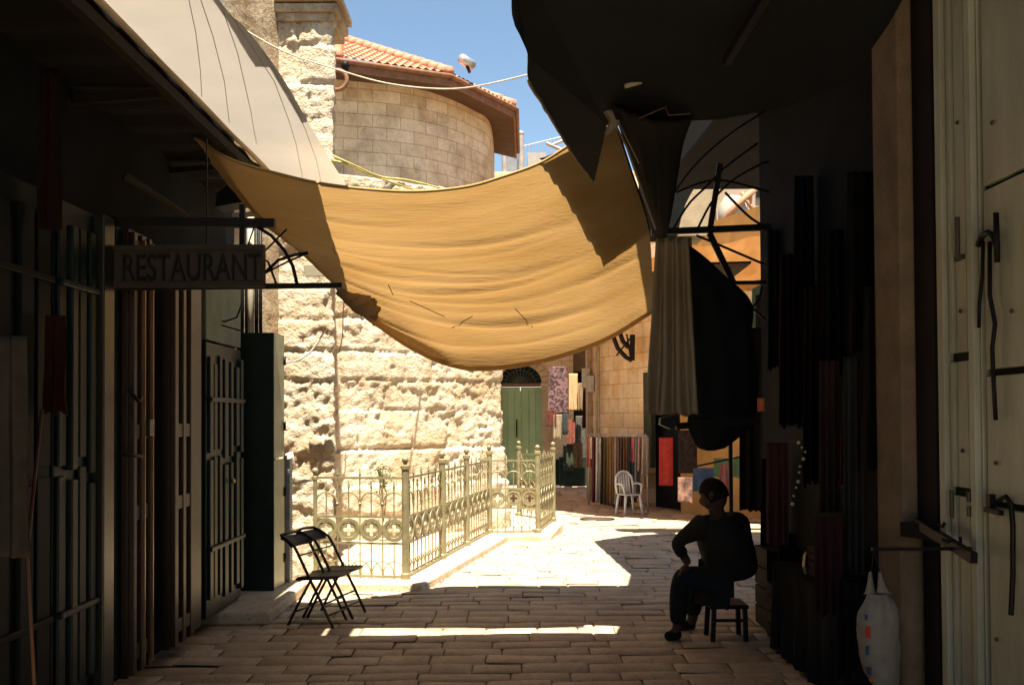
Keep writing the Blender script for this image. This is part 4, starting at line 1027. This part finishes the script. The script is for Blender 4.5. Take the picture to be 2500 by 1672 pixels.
# iron frame on the right
ir = thing('iron_arch_frame', 'black iron awning frame with crossed arches between the curtain and the far right shops', 'iron frame', W(1750,560,8.3))
Q = lambda x, y: W(x, y, 8.3)
MB().bar(Q(1590,567), Q(1960,551), .05, .05).build('main_bar', M_iron, ir)
MB().bar(Q(1690,692), Q(1900,689), .03, .03).build('lower_bar', M_iron, ir)
MB().bar(Q(1758,400), Q(1732,570), .045, .03).bar(Q(1880,650), Q(1897,1010), .06, .05).bar(Q(1732,570), Q(1790,690), .05,.03).build('upright', M_iron, ir)
ia = MB()
for pts in ([(1600,565),(1640,480),(1700,400),(1780,330),(1870,270)], [(1700,565),(1740,490),(1790,440),(1860,400),(1880,395)], [(1650,470),(1750,440),(1880,470)], [(1640,565),(1680,500),(1720,460),(1770,410),(1850,350)], [(1770,470),(1830,530),(1880,560)],
            [(1700,575),(1760,600),(1865,645)], [(1868,650),(1885,600),(1925,570),(1950,555)], [(1870,565),(1915,610)], [(1800,700),(1830,745),(1880,790)], [(1790,770),(1820,760),(1850,735),(1860,700)]):
    ia.tube(interp([tuple(Q(*p)) for p in pts], 14), .011, 6)
ia.build('arch', M_iron, ir, smooth=True)
# green shutter door beyond
gs = thing('green_shutter', 'narrow sage green shutter door standing open beyond the iron frame', 'shutter', W(1860,840,9.5))
MB().prism([W(1838,705,9.5),W(1862,692,9.5),W(1864,840,9.5),W(1836,846,9.5)], (0,.04,0)).build('leaf', mat('sage_green', (.17,.22,.11), .6), gs)
MB().bar(W(1834,846,9.45), W(1866,842,9.45), .025).build('bottom_rail', mat('pale_sage', (.35,.36,.2), .6), gs)
gp = MB().bar(W(1884,705,8.9), W(1890,905,8.9), .022); tag(gp.build('green_pole', mat('green_pole', (.15,.2,.09), .6)), 'thin green pole edge catching light beside the iron upright', 'pole')
tag(MB().box((W(1795,0,15).x,15,2.0),(W(1830,0,15).x,15.4,3.5)).build('shop_pillar', mat('ochre_stone', (.26,.16,.08), .9, bump=.3)), 'ochre stone pillar seen under the lower bar of the iron frame', 'pillar')

# ------------------------------------------------------------------ curtain and black bundle on the right
drape('canvas_curtain', 1578, 1706, 582, 1012, 6.75, mat('cloth_curtain', (.34,.27,.18), .95, col2=(.26,.20,.13), scale=3, bump=.3), 'long brown canvas curtain gathered and hanging down at the end of the yellow canvas', 'curtain', folds=3.3, amp=.045, taper=.62, rag=10, seed=4)
bdl = MB(); prof = [(1650,600,.10),(1680,650,.20),(1728,720,.25),(1748,800,.26),(1758,880,.27),(1760,960,.26),(1760,1040,.22),(1740,1090,.12),(1735,1100,.03)]
P = []
for p in interp([(a,b,c*100) for a,b,c in prof], 44):
    c = W(p.x, p.y, 7.6); r_ = p.z/100
    P.append([c + Vector((math.cos(a)*r_*(1+.07*math.sin(a*7+p.y*.01)+.22*mn.noise(Vector((math.cos(a)*1.5, math.sin(a), p.y*.012)))), math.sin(a)*r_*.6*(1+.1*math.sin(a*7)), 0)) for a in [2*math.pi*k/40 for k in range(41)]])
bdl.grid(P); tag(bdl.build('black_bundle', M_blackcloth, smooth=True), 'bulky black cloth bundle hanging behind the brown curtain', 'cloth bundle')
ba = thing('awning_arm', 'black jointed awning arm ending in a square bracket below the brown curtain', 'awning arm', W(1660,1030,6.8))
MB().bar(W(1650,1040,6.8), W(1850,1028,6.9), .045,.045).build('arm', M_iron, ba)
MB().prism([W(1614,1020,6.75),W(1655,1012,6.75),W(1660,1030,6.75),W(1640,1048,6.75),W(1612,1036,6.75)], (0,.1,0)).build('bracket', M_iron, ba, bevel=.004)
og = drape('orange_bag', 1850, 1866, 972, 1004, 6.6, mat('cloth_orange', (.75,.20,.09), .7), 'tiny orange bag hanging in the dark stall', 'bag', folds=1, amp=.01)
MB().tube([W(1855,975,6.6),W(1862,900,6.7)], .003, 4).build('strap', M_iron, og)
# beads
bd_ = thing('bead_string', 'string of small glinting beads hanging over the dark stall', 'beads', W(1955,1150,6.0))
pts = [(1950,1080),(1958,1092),(1966,1103),(1962,1120),(1953,1138),(1951,1153),(1949,1175),(1944,1190),(1938,1210),(1935,1230)]
bm_ = MB(); [bm_.ball(W(x,y,6.0), .008 if i % 3 else .012, 8) for i, (x, y) in enumerate(pts)]; bm_.build('beads', mat('glass_bead', (.6,.5,.35), .15, .3), bd_, smooth=True)
MB().tube([W(x,y,6.0) for x, y in pts], .0025, 4).build('string', M_iron, bd_)
# right row of dark stalls
rs = thing('stall_row', 'unlit stall fronts with a stone pilaster along the shaded side of the street', 'building', (2.6,3,0))
MB().box((2.16,-8,0),(2.9,8.6,6.0)).build('wall', mat('near_black_wall', (.004,.005,.007), .9, bump=.3), rs)  # wall colour taken almost to black to deepen the shade
pil = MB(); pil.box((1.955,5.0,0),(2.035,5.35,4.3)); pil.build('pilaster', mat('pilaster_stone', (.24,.175,.11), .85, col2=(.16,.115,.075), scale=4, bump=.6), rs, bevel=.012)
MB().tube([(1.985,4.98,0),(1.985,4.98,1.0),(1.99,4.985,1.06)], [.06,.058,.02], 14).build('pilaster_guard', mat('pilaster_stone', (.16,.115,.075)), rs, smooth=True)
MB().box((2.035,4.78,0),(2.15,5.3,4.3)).build('recess_shade_panel', mat('dark_umber', (.03,.024,.022), .85), rs)  # solid dark panel, the opening's shade put into its colour
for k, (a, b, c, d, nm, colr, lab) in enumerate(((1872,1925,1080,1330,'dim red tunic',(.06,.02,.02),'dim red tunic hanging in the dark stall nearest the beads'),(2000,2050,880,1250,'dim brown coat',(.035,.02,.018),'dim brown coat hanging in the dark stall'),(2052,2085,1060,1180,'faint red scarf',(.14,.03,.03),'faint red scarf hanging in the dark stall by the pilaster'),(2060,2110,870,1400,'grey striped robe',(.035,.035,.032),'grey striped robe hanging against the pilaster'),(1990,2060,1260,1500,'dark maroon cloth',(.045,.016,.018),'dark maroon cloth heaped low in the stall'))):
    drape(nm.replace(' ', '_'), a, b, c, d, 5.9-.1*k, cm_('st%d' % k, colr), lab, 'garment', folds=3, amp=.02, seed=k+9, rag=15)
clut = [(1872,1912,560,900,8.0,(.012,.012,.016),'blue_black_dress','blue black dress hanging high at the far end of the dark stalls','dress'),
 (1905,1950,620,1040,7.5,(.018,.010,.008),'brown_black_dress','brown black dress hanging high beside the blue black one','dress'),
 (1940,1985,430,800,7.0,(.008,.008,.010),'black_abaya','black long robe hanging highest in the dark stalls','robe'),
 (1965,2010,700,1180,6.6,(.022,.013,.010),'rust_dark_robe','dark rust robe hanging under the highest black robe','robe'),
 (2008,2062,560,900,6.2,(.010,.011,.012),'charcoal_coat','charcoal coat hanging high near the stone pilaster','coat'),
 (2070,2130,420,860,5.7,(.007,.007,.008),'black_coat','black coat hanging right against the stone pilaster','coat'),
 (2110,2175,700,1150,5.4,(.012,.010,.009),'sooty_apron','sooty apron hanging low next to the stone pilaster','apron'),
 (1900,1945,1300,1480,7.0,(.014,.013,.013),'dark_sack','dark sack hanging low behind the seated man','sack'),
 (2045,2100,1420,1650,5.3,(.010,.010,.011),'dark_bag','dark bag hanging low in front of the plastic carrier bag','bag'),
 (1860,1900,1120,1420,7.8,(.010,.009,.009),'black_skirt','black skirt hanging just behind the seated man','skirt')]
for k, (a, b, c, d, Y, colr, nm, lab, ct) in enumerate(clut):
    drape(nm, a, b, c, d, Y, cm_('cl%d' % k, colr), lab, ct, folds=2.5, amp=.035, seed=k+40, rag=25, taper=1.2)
tr = MB().tube([W(1968,1400,5.6), W(1962,1380,5.6), W(1964,1358,5.6), W(1970,1345,5.6)], .009, 8); tag(tr.build('brass_handle', mat('brass', (.5,.4,.2), .3, .8), smooth=True), 'small curved brass handle catching light low in the dark stall', 'handle')
# painted shutter doors nearest the camera
M_cream = mat('cream_shutter_paint', (.43,.44,.33), .5, .0, col2=(.28,.28,.20), scale=2.2, stretch=(1,2,.5), contrast=(.3,.62), bump=.25, bscale=60, spec=.4)
M_groove = mat('groove_dark', (.03,.035,.03), .8)
sd_ = thing('shutter_door', 'cream green painted iron shutter door with long bolts closest to the camera', 'shutter door', (2.05,4.2,0))
XS = 2.02
MB().box((XS+.03,3.0,0),(XS+.08,4.78,4.3)).build('backing', M_groove, sd_)
def strip(px0, px1, z0, z1, dx=0, name='frame_strip'):
    y1, y0 = X_(px0, XS), X_(px1, XS); return MB().box((XS-dx, y0+.004, z0),(XS+.03, y1-.004, z1)).build(name, M_cream, sd_, bevel=.004)
for z0, z1 in ((.05,1.25),(1.29,1.86),(1.90,4.2)):
    strip(2318, 2329, z0, z1, .0); strip(2331, 2358, z0, z1, -.012, 'panel'); strip(2360, 2380, z0, z1, -.006, 'panel')
strip(2300, 2316, 0, 4.2, .02); strip(2382, 2396, 0, 4.2, .03); 
for z0, z1 in ((.05,1.23),(1.26,1.78),(1.81,2.57),(2.59,4.2)):
    y1, y0 = X_(2411, XS), X_(2411, XS)-.9
    MB().box((XS-.004,y0,z0),(XS+.03,y1,z1)).build('panel', M_cream, sd_, bevel=.004)
strip(2398, 2402, 0, 4.2, .006); 
def zpx(y, px): return W(px, y, X_(px, XS)).z
bl = MB(); yy = X_(2355, XS); bl.tube([(XS-.02,yy,zpx(530,2355)),(XS-.02,yy,zpx(630,2355))], .011, 8).bar((XS-.01,yy-.03,zpx(628,2355)),(XS-.02,yy+.02,zpx(632,2355)),.02); 
bl.build('bolt', mat('painted_iron', (.09,.085,.06), .5, .3), sd_)
bl = MB(); a = lambda x, y: Vector((XS-.03, X_(x, XS), zpx(y, x)))
bl.tube([a(2412,600), a(2420,577), a(2435,568), a(2450,575), a(2458,600)], .014, 8); bl.tube([a(2457,520), a(2458,640)], .012, 8)
bl.tube([a(2424,590), a(2420,680), a(2412,740), a(2410,800)], .008, 6); bl.tube([a(2440,590), a(2438,720), a(2450,790), a(2442,850), a(2444,930), a(2448,1025)], .009, 6)
bl.build('locking_rod', M_iron, sd_, smooth=True)
bl = MB(); bl.bar(a(2420,1243), a(2458,1252), .02, .02); bl.tube([a(2452,1220), a(2470,1212), a(2482,1228), a(2486,1280), a(2484,1400), a(2478,1500)], .011, 8); bl.box((XS-.03,X_(2430,XS),zpx(1240,2430)),(XS-.005,X_(2420,XS),zpx(1205,2420)))
bl.build('hasp', M_iron, sd_, smooth=False)
for k, (x_, y_, z_) in enumerate(((2345,300,1),(2345,760,1),(2345,1100,1),(2370,480,1),(2370,940,1),(2440,300,1),(2480,760,1),(2435,1130,1),(2470,1420,1),(2430,1560,1))):
    q = Vector((XS-.008 if x_ > 2400 else XS+.008, X_(x_, XS), zpx(y_, x_)))
    MB().lathe([(.009,0),(.009,.006),(.004,.011)], q, 10, Matrix.Rotation(R(-90), 4, 'Y')).build('rivet', mat('painted_iron', (.09,.085,.06)), sd_, smooth=True)
for y_ in (1230, 1195):
    hb = MB().tube([a(2336,y_), a(2336,y_+34)], .010, 8).tube([a(2378,y_+5), a(2378,y_+30)], .010, 8); hb.build('hinge', mat('painted_iron', (.09,.085,.06)), sd_)
# iron hooks bar
hk = thing('hook_bracket', 'black iron bar with hooks reaching from the pilaster over the cream shutter', 'hook bracket', W(2290,1320,4.6))
MB().bar(W(2238,1275,4.85), W(2378,1362,4.15), .03, .045).bar(W(2215,1290,4.9), W(2300,1300,4.7), .09, .07).build('bar', M_iron, hk)
for pts in (([(2300,1316),(2330,1330),(2345,1325),(2344,1310)]), ([(2290,1280),(2302,1285),(2306,1275)])):
    MB().tube([W(x,y,4.4) for x, y in pts], .008, 6).build('hook', M_iron, hk, smooth=True)

# covered stall table and boxes, added to darken the low right side
tt = thing('stall_table', 'low stall table under a black cloth added to darken the ground between the seated man and the plastic bag', 'table', (2.0,6.2,0))
MB().box((1.80,5.55,.56),(2.15,6.85,.60)).build('table_top', M_iron, tt, bevel=.01)
P = []
for k in range(9):
    t = k/8; z = .615 - .58*t
    loop = []
    for i in range(61):
        s = i/60*3.3; a = .035*t*math.sin(s*22) + .02*t*mn.noise(Vector((s*3, t*2, 1)))
        if s < 1.4: q = (1.785-a, 6.9-s, z)
        elif s < 1.75: q = (1.785+(s-1.4), 5.5-a, z)
        else: q = (2.155, 5.5+(s-1.75)*.88, z)
        loop.append(Vector(q))
    P.append(loop)
tc2 = MB().grid(P); tc2.box((1.79,5.51,.604),(2.15,6.89,.615)); tag(tc2.build('table_cloth', M_blackcloth, smooth=False), 'black cloth draped over the low stall table', 'table cloth')
for k, (x, y, z, w_, d_, h_, nm, lab) in enumerate(((1.86,7.0,0,.26,.34,.42,'wooden_crate','dark wooden crate added on the ground just behind the seated man'),(1.9,7.45,0,.24,.4,.62,'tall_crate','taller dark crate added on the ground beyond the first crate'),(1.86,6.0,.615,.22,.3,.2,'cardboard_box','small dim box added on the black table cloth'))):
    cr = thing(nm, lab, 'crate' if k < 2 else 'box', (x, y, z))
    m__ = mat('crate_dark%d' % k, ((.03,.02,.013),(.02,.015,.012),(.05,.035,.022))[k], .8, bump=.3)
    bx_ = MB()
    for j in range(4):
        z0 = z + .01 + j*(h_-.01)/4; bx_.box((x,y,z0),(x+w_,y+d_,z0+(h_-.01)/4-.012))
    bx_.build('slats' if k < 2 else 'carton', m__, cr, bevel=.004)
    MB().box((x-.008,y-.008,z),(x+.02,y+.03,z+h_)).build('corner_post', m__, cr); MB().box((x+w_-.02,y-.008,z),(x+w_+.008,y+.03,z+h_)).build('corner_post', m__, cr)
# ------------------------------------------------------------------ white plastic bag
bgc = W(2142,1570,4.4); bag = thing('plastic_bag', 'full white plastic carrier bag with red and blue print hanging by its handles', 'plastic bag', bgc)
Mb = mat('white_bag', (.26,.24,.20), .5, col2=(.17,.155,.13), scale=7, bump=.5, bscale=14)
prof = [(2172,1695,10),(2166,1680,26),(2154,1640,41),(2148,1600,47),(2145,1550,50),(2144,1512,51),(2147,1487,46),(2147,1465,35),(2143,1448,24)]
P = []
for p in interp([(a,b,c) for a,b,c in prof], 40):
    c = W(p.x, p.y, 4.4); r_ = p.z/F*4.4
    P.append([c + Vector((math.cos(t)*r_*(1+.10*mn.noise(Vector((math.cos(t)*2.5, math.sin(t)*2.5, p.y*.025))) + .04*mn.noise(Vector((math.cos(t)*7, math.sin(t)*7, p.y*.06)))), math.sin(t)*r_*.7*(1+.25*mn.noise(Vector((math.cos(t)*3, math.sin(t)*3, p.y*.03)))), 0)) for t in [2*math.pi*k/48 for k in range(49)]])
MB().grid(P).build('bag_body', Mb, bag, smooth=True)
for x0, x1, xt in ((2108,2140,2125),(2138,2180,2148)):
    P = []
    for k in range(15):
        t = k/14; c0_, c1_ = x0 + (xt-3-x0)*t**.6, x1 + (xt+3-x1)*t**.6
        P.append([W(c0_+(c1_-c0_)*s/6, 1450-55*t, 4.4-.01*math.sin(math.pi*s/6)) for s in range(7)])
    MB().grid(P).build('handle', Mb, bag, smooth=True, solid=.003)
for (x, y, w_, h_, c) in ((2108,1535,10,28,(.45,.05,.04)),(2106,1580,6,20,(.03,.07,.18)),(2112,1630,9,18,(.04,.07,.16)),(2116,1650,8,10,(.5,.12,.04)),(2104,1500,6,14,(.05,.08,.18))):
    P = []
    for i in range(5):
        rw = []
        for j in range(5):
            yy = y - h_/2 + h_*j/4; xx = x - w_/2 + w_*i/4
            # sit on the bag surface
            cx_ = 2144; rad = 54 if 1490 < yy < 1600 else 46; u = max(-.995, min(.995, (xx-cx_)/rad)); 
            yo = math.sqrt(1-u*u)*rad/F*4.4*.72
            q = W(xx, yy, 4.4); rw.append(Vector((q.x, 4.4-yo-.008, q.z)))
        P.append(rw)
    MB().grid(P).build('print', mat('print_%d' % x, c, .5), bag, smooth=True)
cd = MB().tube([W(2126,1398,4.4), W(2130,1372,4.4), W(2133,1340,4.4)], .003, 5).tube([W(2148,1396,4.4), W(2135,1342,4.4)], .003, 5).bar(W(2128,1340,4.38), W(2128,1340,4.38)+Vector((.62,0,0)), .015)
tag(cd.build('bag_hook', M_iron), 'thin black hook rod the white plastic bag hangs from', 'hook')

# ------------------------------------------------------------------ the seated man
def skin(name, verts, edges, m, parent=None, sub=2, root=0):
    me = bpy.data.meshes.new(name); me.from_pydata([v[0] for v in verts], edges, []); me.update()
    o = bpy.data.objects.new(name, me); COL.objects.link(o); me.materials.append(m)
    md = o.modifiers.new('skin', 'SKIN'); md.use_smooth_shade = True
    sv = me.skin_vertices[0].data
    for i, (_, r_) in enumerate(verts):
        sv[i].radius = (r_, r_) if not isinstance(r_, tuple) else r_
        sv[i].use_root = (i == root)
    o.modifiers.new('sub', 'SUBSURF').levels = sub; o.modifiers['sub'].render_levels = sub
    bpy.context.view_layer.update()
    ev = o.evaluated_get(bpy.context.evaluated_depsgraph_get()); m2 = bpy.data.meshes.new_from_object(ev)
    o.modifiers.clear(); o.data = m2
    for p in m2.polygons: p.use_smooth = True
    if parent: o.parent = parent; o.matrix_parent_inverse = Matrix.Translation(-Vector(parent.location))
    return o
YM = 7.3
man = thing('person', 'man in dark shirt and trousers sitting hunched on a stool with hand on knee', 'person', (1.6, YM, 0))
def mp(x, y, dy=0): return W(x, y, YM+dy)
M_skin = mat('skin', (.085,.05,.033), .6); M_shirt = mat('dark_shirt', (.028,.025,.022), .9, bump=.3, bscale=20); M_trs = mat('dark_trousers', (.016,.018,.02), .9, bump=.2)
hip = mp(1788,1425); kn1 = mp(1662,1402,-.10); an1 = mp(1655,1535,-.05); toe1 = mp(1628,1560,-.08)
kn2 = mp(1700,1405,.30); an2 = mp(1690,1520,.28); toe2 = mp(1655,1540,.30)
chest = mp(1765,1300); neck = mp(1748,1250,.0); head = mp(1742,1208,-.01)
sh1 = mp(1712,1285,-.15); el1 = mp(1650,1325,-.22); wr1 = mp(1682,1378,-.14)
sh2 = mp(1800,1280,.18); el2 = mp(1800,1350,.30); wr2 = mp(1730,1385,.28)
V = [(hip,.115),(mp(1775,1365),.115),(chest,.12),(mp(1757,1268),.08),(neck,.058),(head,.075),
     (sh1,.055),(el1,.042),(wr1,.030),(sh2,.055),(el2,.042),(wr2,.030),
     (mp(1745,1418,-.10),.095),(kn1,.066),(mp(1654,1470,-.07),.055),(an1,.04),(mp(1748,1418,.12),.095),(kn2,.066),(an2,.04),
     (toe1,.03),(toe2,.03)]
E = [(0,1),(1,2),(2,3),(3,4),(4,5),(2,6),(6,7),(7,8),(2,9),(9,10),(10,11),(0,12),(12,13),(13,14),(14,15),(0,16),(16,17),(17,18),(15,19),(18,20)]
body = skin('body', V, E, M_skin, man)
# shaped head with face features, joined as part of the body mesh
hm_ = MB(); fwd = Vector((-.75,.35,-.35)).normalized(); upv = (Vector((0,0,1)) - fwd*fwd.z).normalized(); rtv = fwd.cross(upv)
def hd(f_, r_, u_): return head + fwd*f_ + rtv*r_ + upv*u_
P = []
for i in range(15):
    th = math.pi*i/14; rw = []
    for k in range(25):
        a = 2*math.pi*k/24; z = math.cos(th); s = math.sin(th)
        rf_ = .098*(1+.05*z) ; rs_ = .075*(1+.06*z)
        f_ = s*math.cos(a)*rf_; r_ = s*math.sin(a)*rs_; u_ = z*.118
        if math.cos(a) > .3 and u_ < -.03: f_ += .012*math.cos(a)
        if math.cos(a) > .93 and abs(u_+.012) < .035: f_ += .022
        if math.cos(a) > .75 and abs(math.sin(a)) > .22 and abs(u_-.018) < .014: f_ -= .010
        rw.append(hd(f_, r_, u_))
    P.append(rw)
hm_.grid(P)
for s in (-1,1): hm_.lathe([(.004,-.03),(.016,-.015),(.02,.005),(.016,.025),(.004,.032)], hd(-.005, s*.078, 0), 8)
hb_ = hm_.build('head_tmp', M_skin, None, smooth=True)
def join_into(o, other):
    bm = bmesh.new(); bm.from_mesh(o.data); bm.from_mesh(other.data); bm.to_mesh(o.data); bm.free(); bpy.data.objects.remove(other)
    for p in o.data.polygons: p.use_smooth = True
join_into(body, hb_)
# hands: palm plus five fingers each
def hand(wr, dirv, up):
    dirv = dirv.normalized(); side = dirv.cross(up).normalized(); up = side.cross(dirv).normalized()
    V = [(wr, .026), (wr + dirv*.045, .032), (wr + dirv*.08, .034)]; E = [(0,1),(1,2)]
    parts = [skin('hand_tmp', V, E, M_skin, None, 1)]
    for k, ln in enumerate((.062,.075,.07,.055)):
        b = wr + dirv*.085 + side*(k-1.5)*.019
        V = [(b - dirv*.02, .010), (b, .0095), (b + dirv*ln*.5 - up*.012, .009), (b + dirv*ln*.8 - up*.035, .0075)]
        parts.append(skin('hand_tmp', V, [(0,1),(1,2),(2,3)], M_skin, None, 1))
    b = wr + dirv*.035 - side*.028
    parts.append(skin('hand_tmp', [(b, .012), (b + dirv*.03 - side*.025, .011), (b + dirv*.06 - side*.03 - up*.012, .0085)], [(0,1),(1,2)], M_skin, None, 1))
    for p in parts: join_into(body, p)
hand(wr1, mp(1668,1398,-.12)-wr1 + Vector((-.02,0,0)), Vector((0,0,1)))
hand(wr2, Vector((-.9,0,-.3)), Vector((0,0,1)))
# clothes
V = [(hip+Vector((.01,0,.01)),.205),(mp(1786,1365),.21),(chest+Vector((.03,0,.0)),.215),(mp(1757,1268),.115),(sh1,.10),((sh1+el1)/2,.066),(el1,.056),((el1*.4+wr1*.6),.046),(sh2,.105),(el2,.056),((el2*.4+wr2*.6),.046)]
skin('shirt', V, [(0,1),(1,2),(2,3),(2,4),(4,5),(5,6),(6,7),(2,8),(8,9),(9,10)], M_shirt, man)
V = [(hip-Vector((0,0,.01)),.18),(mp(1742,1418,-.10),.11),(kn1,.080),(mp(1656,1470,-.07),.072),(mp(1655,1525,-.05),.062),(mp(1745,1418,.12),.11),(kn2,.080),(mp(1694,1470,.29),.07),(mp(1690,1508,.28),.062)]
skin('trousers', V, [(0,1),(1,2),(2,3),(3,4),(0,5),(5,6),(6,7),(7,8)], M_trs, man)
for a, t in ((an1, toe1), (an2, toe2)):
    zz = .035; V = [(Vector((a.x+.03,a.y,zz+.01)),.042),(Vector(((a.x+t.x)/2,(a.y+t.y)/2,zz)),.042),(Vector((t.x-.02,t.y,zz-.005)),.034)]
    skin('shoe', V, [(0,1),(1,2)], M_blackcloth, man)
hr_ = MB(); P = []
for i in range(9):
    th = math.pi*.62*i/8; rw = []
    for k in range(25):
        a = 2*math.pi*k/24; cutoff = 1 if math.cos(a) < .35 else .62
        th2 = th*cutoff; s = math.sin(th2); rw.append(hd(s*math.cos(a)*.104-.004, s*math.sin(a)*.082, math.cos(th2)*.126))
    P.append(rw)
hr_.grid(P).build('hair', mat('black_hair', (.012,.010,.009), .8, bump=.6, bscale=90), man, smooth=True, solid=.008)
# stool
stl = thing('stool', 'dark low stool with straight legs under the seated man', 'stool', (hip.x, YM, 0))
sz = hip.z - .13
MB().box((hip.x-.19,YM-.13,sz-.03),(hip.x+.09,YM+.15,sz)).build('seat', M_iron, stl, bevel=.01)
for dx, dy in ((-.17,-.11),(.07,-.11),(-.17,.13),(.07,.13)):
    MB().bar((hip.x+dx, YM+dy, 0), (hip.x+dx*.92, YM+dy*.92, sz-.03), .032).build('leg', M_iron, stl)
MB().bar((hip.x-.17,YM-.11,.15),(hip.x+.07,YM-.11,.15),.02).build('stretcher', M_iron, stl)
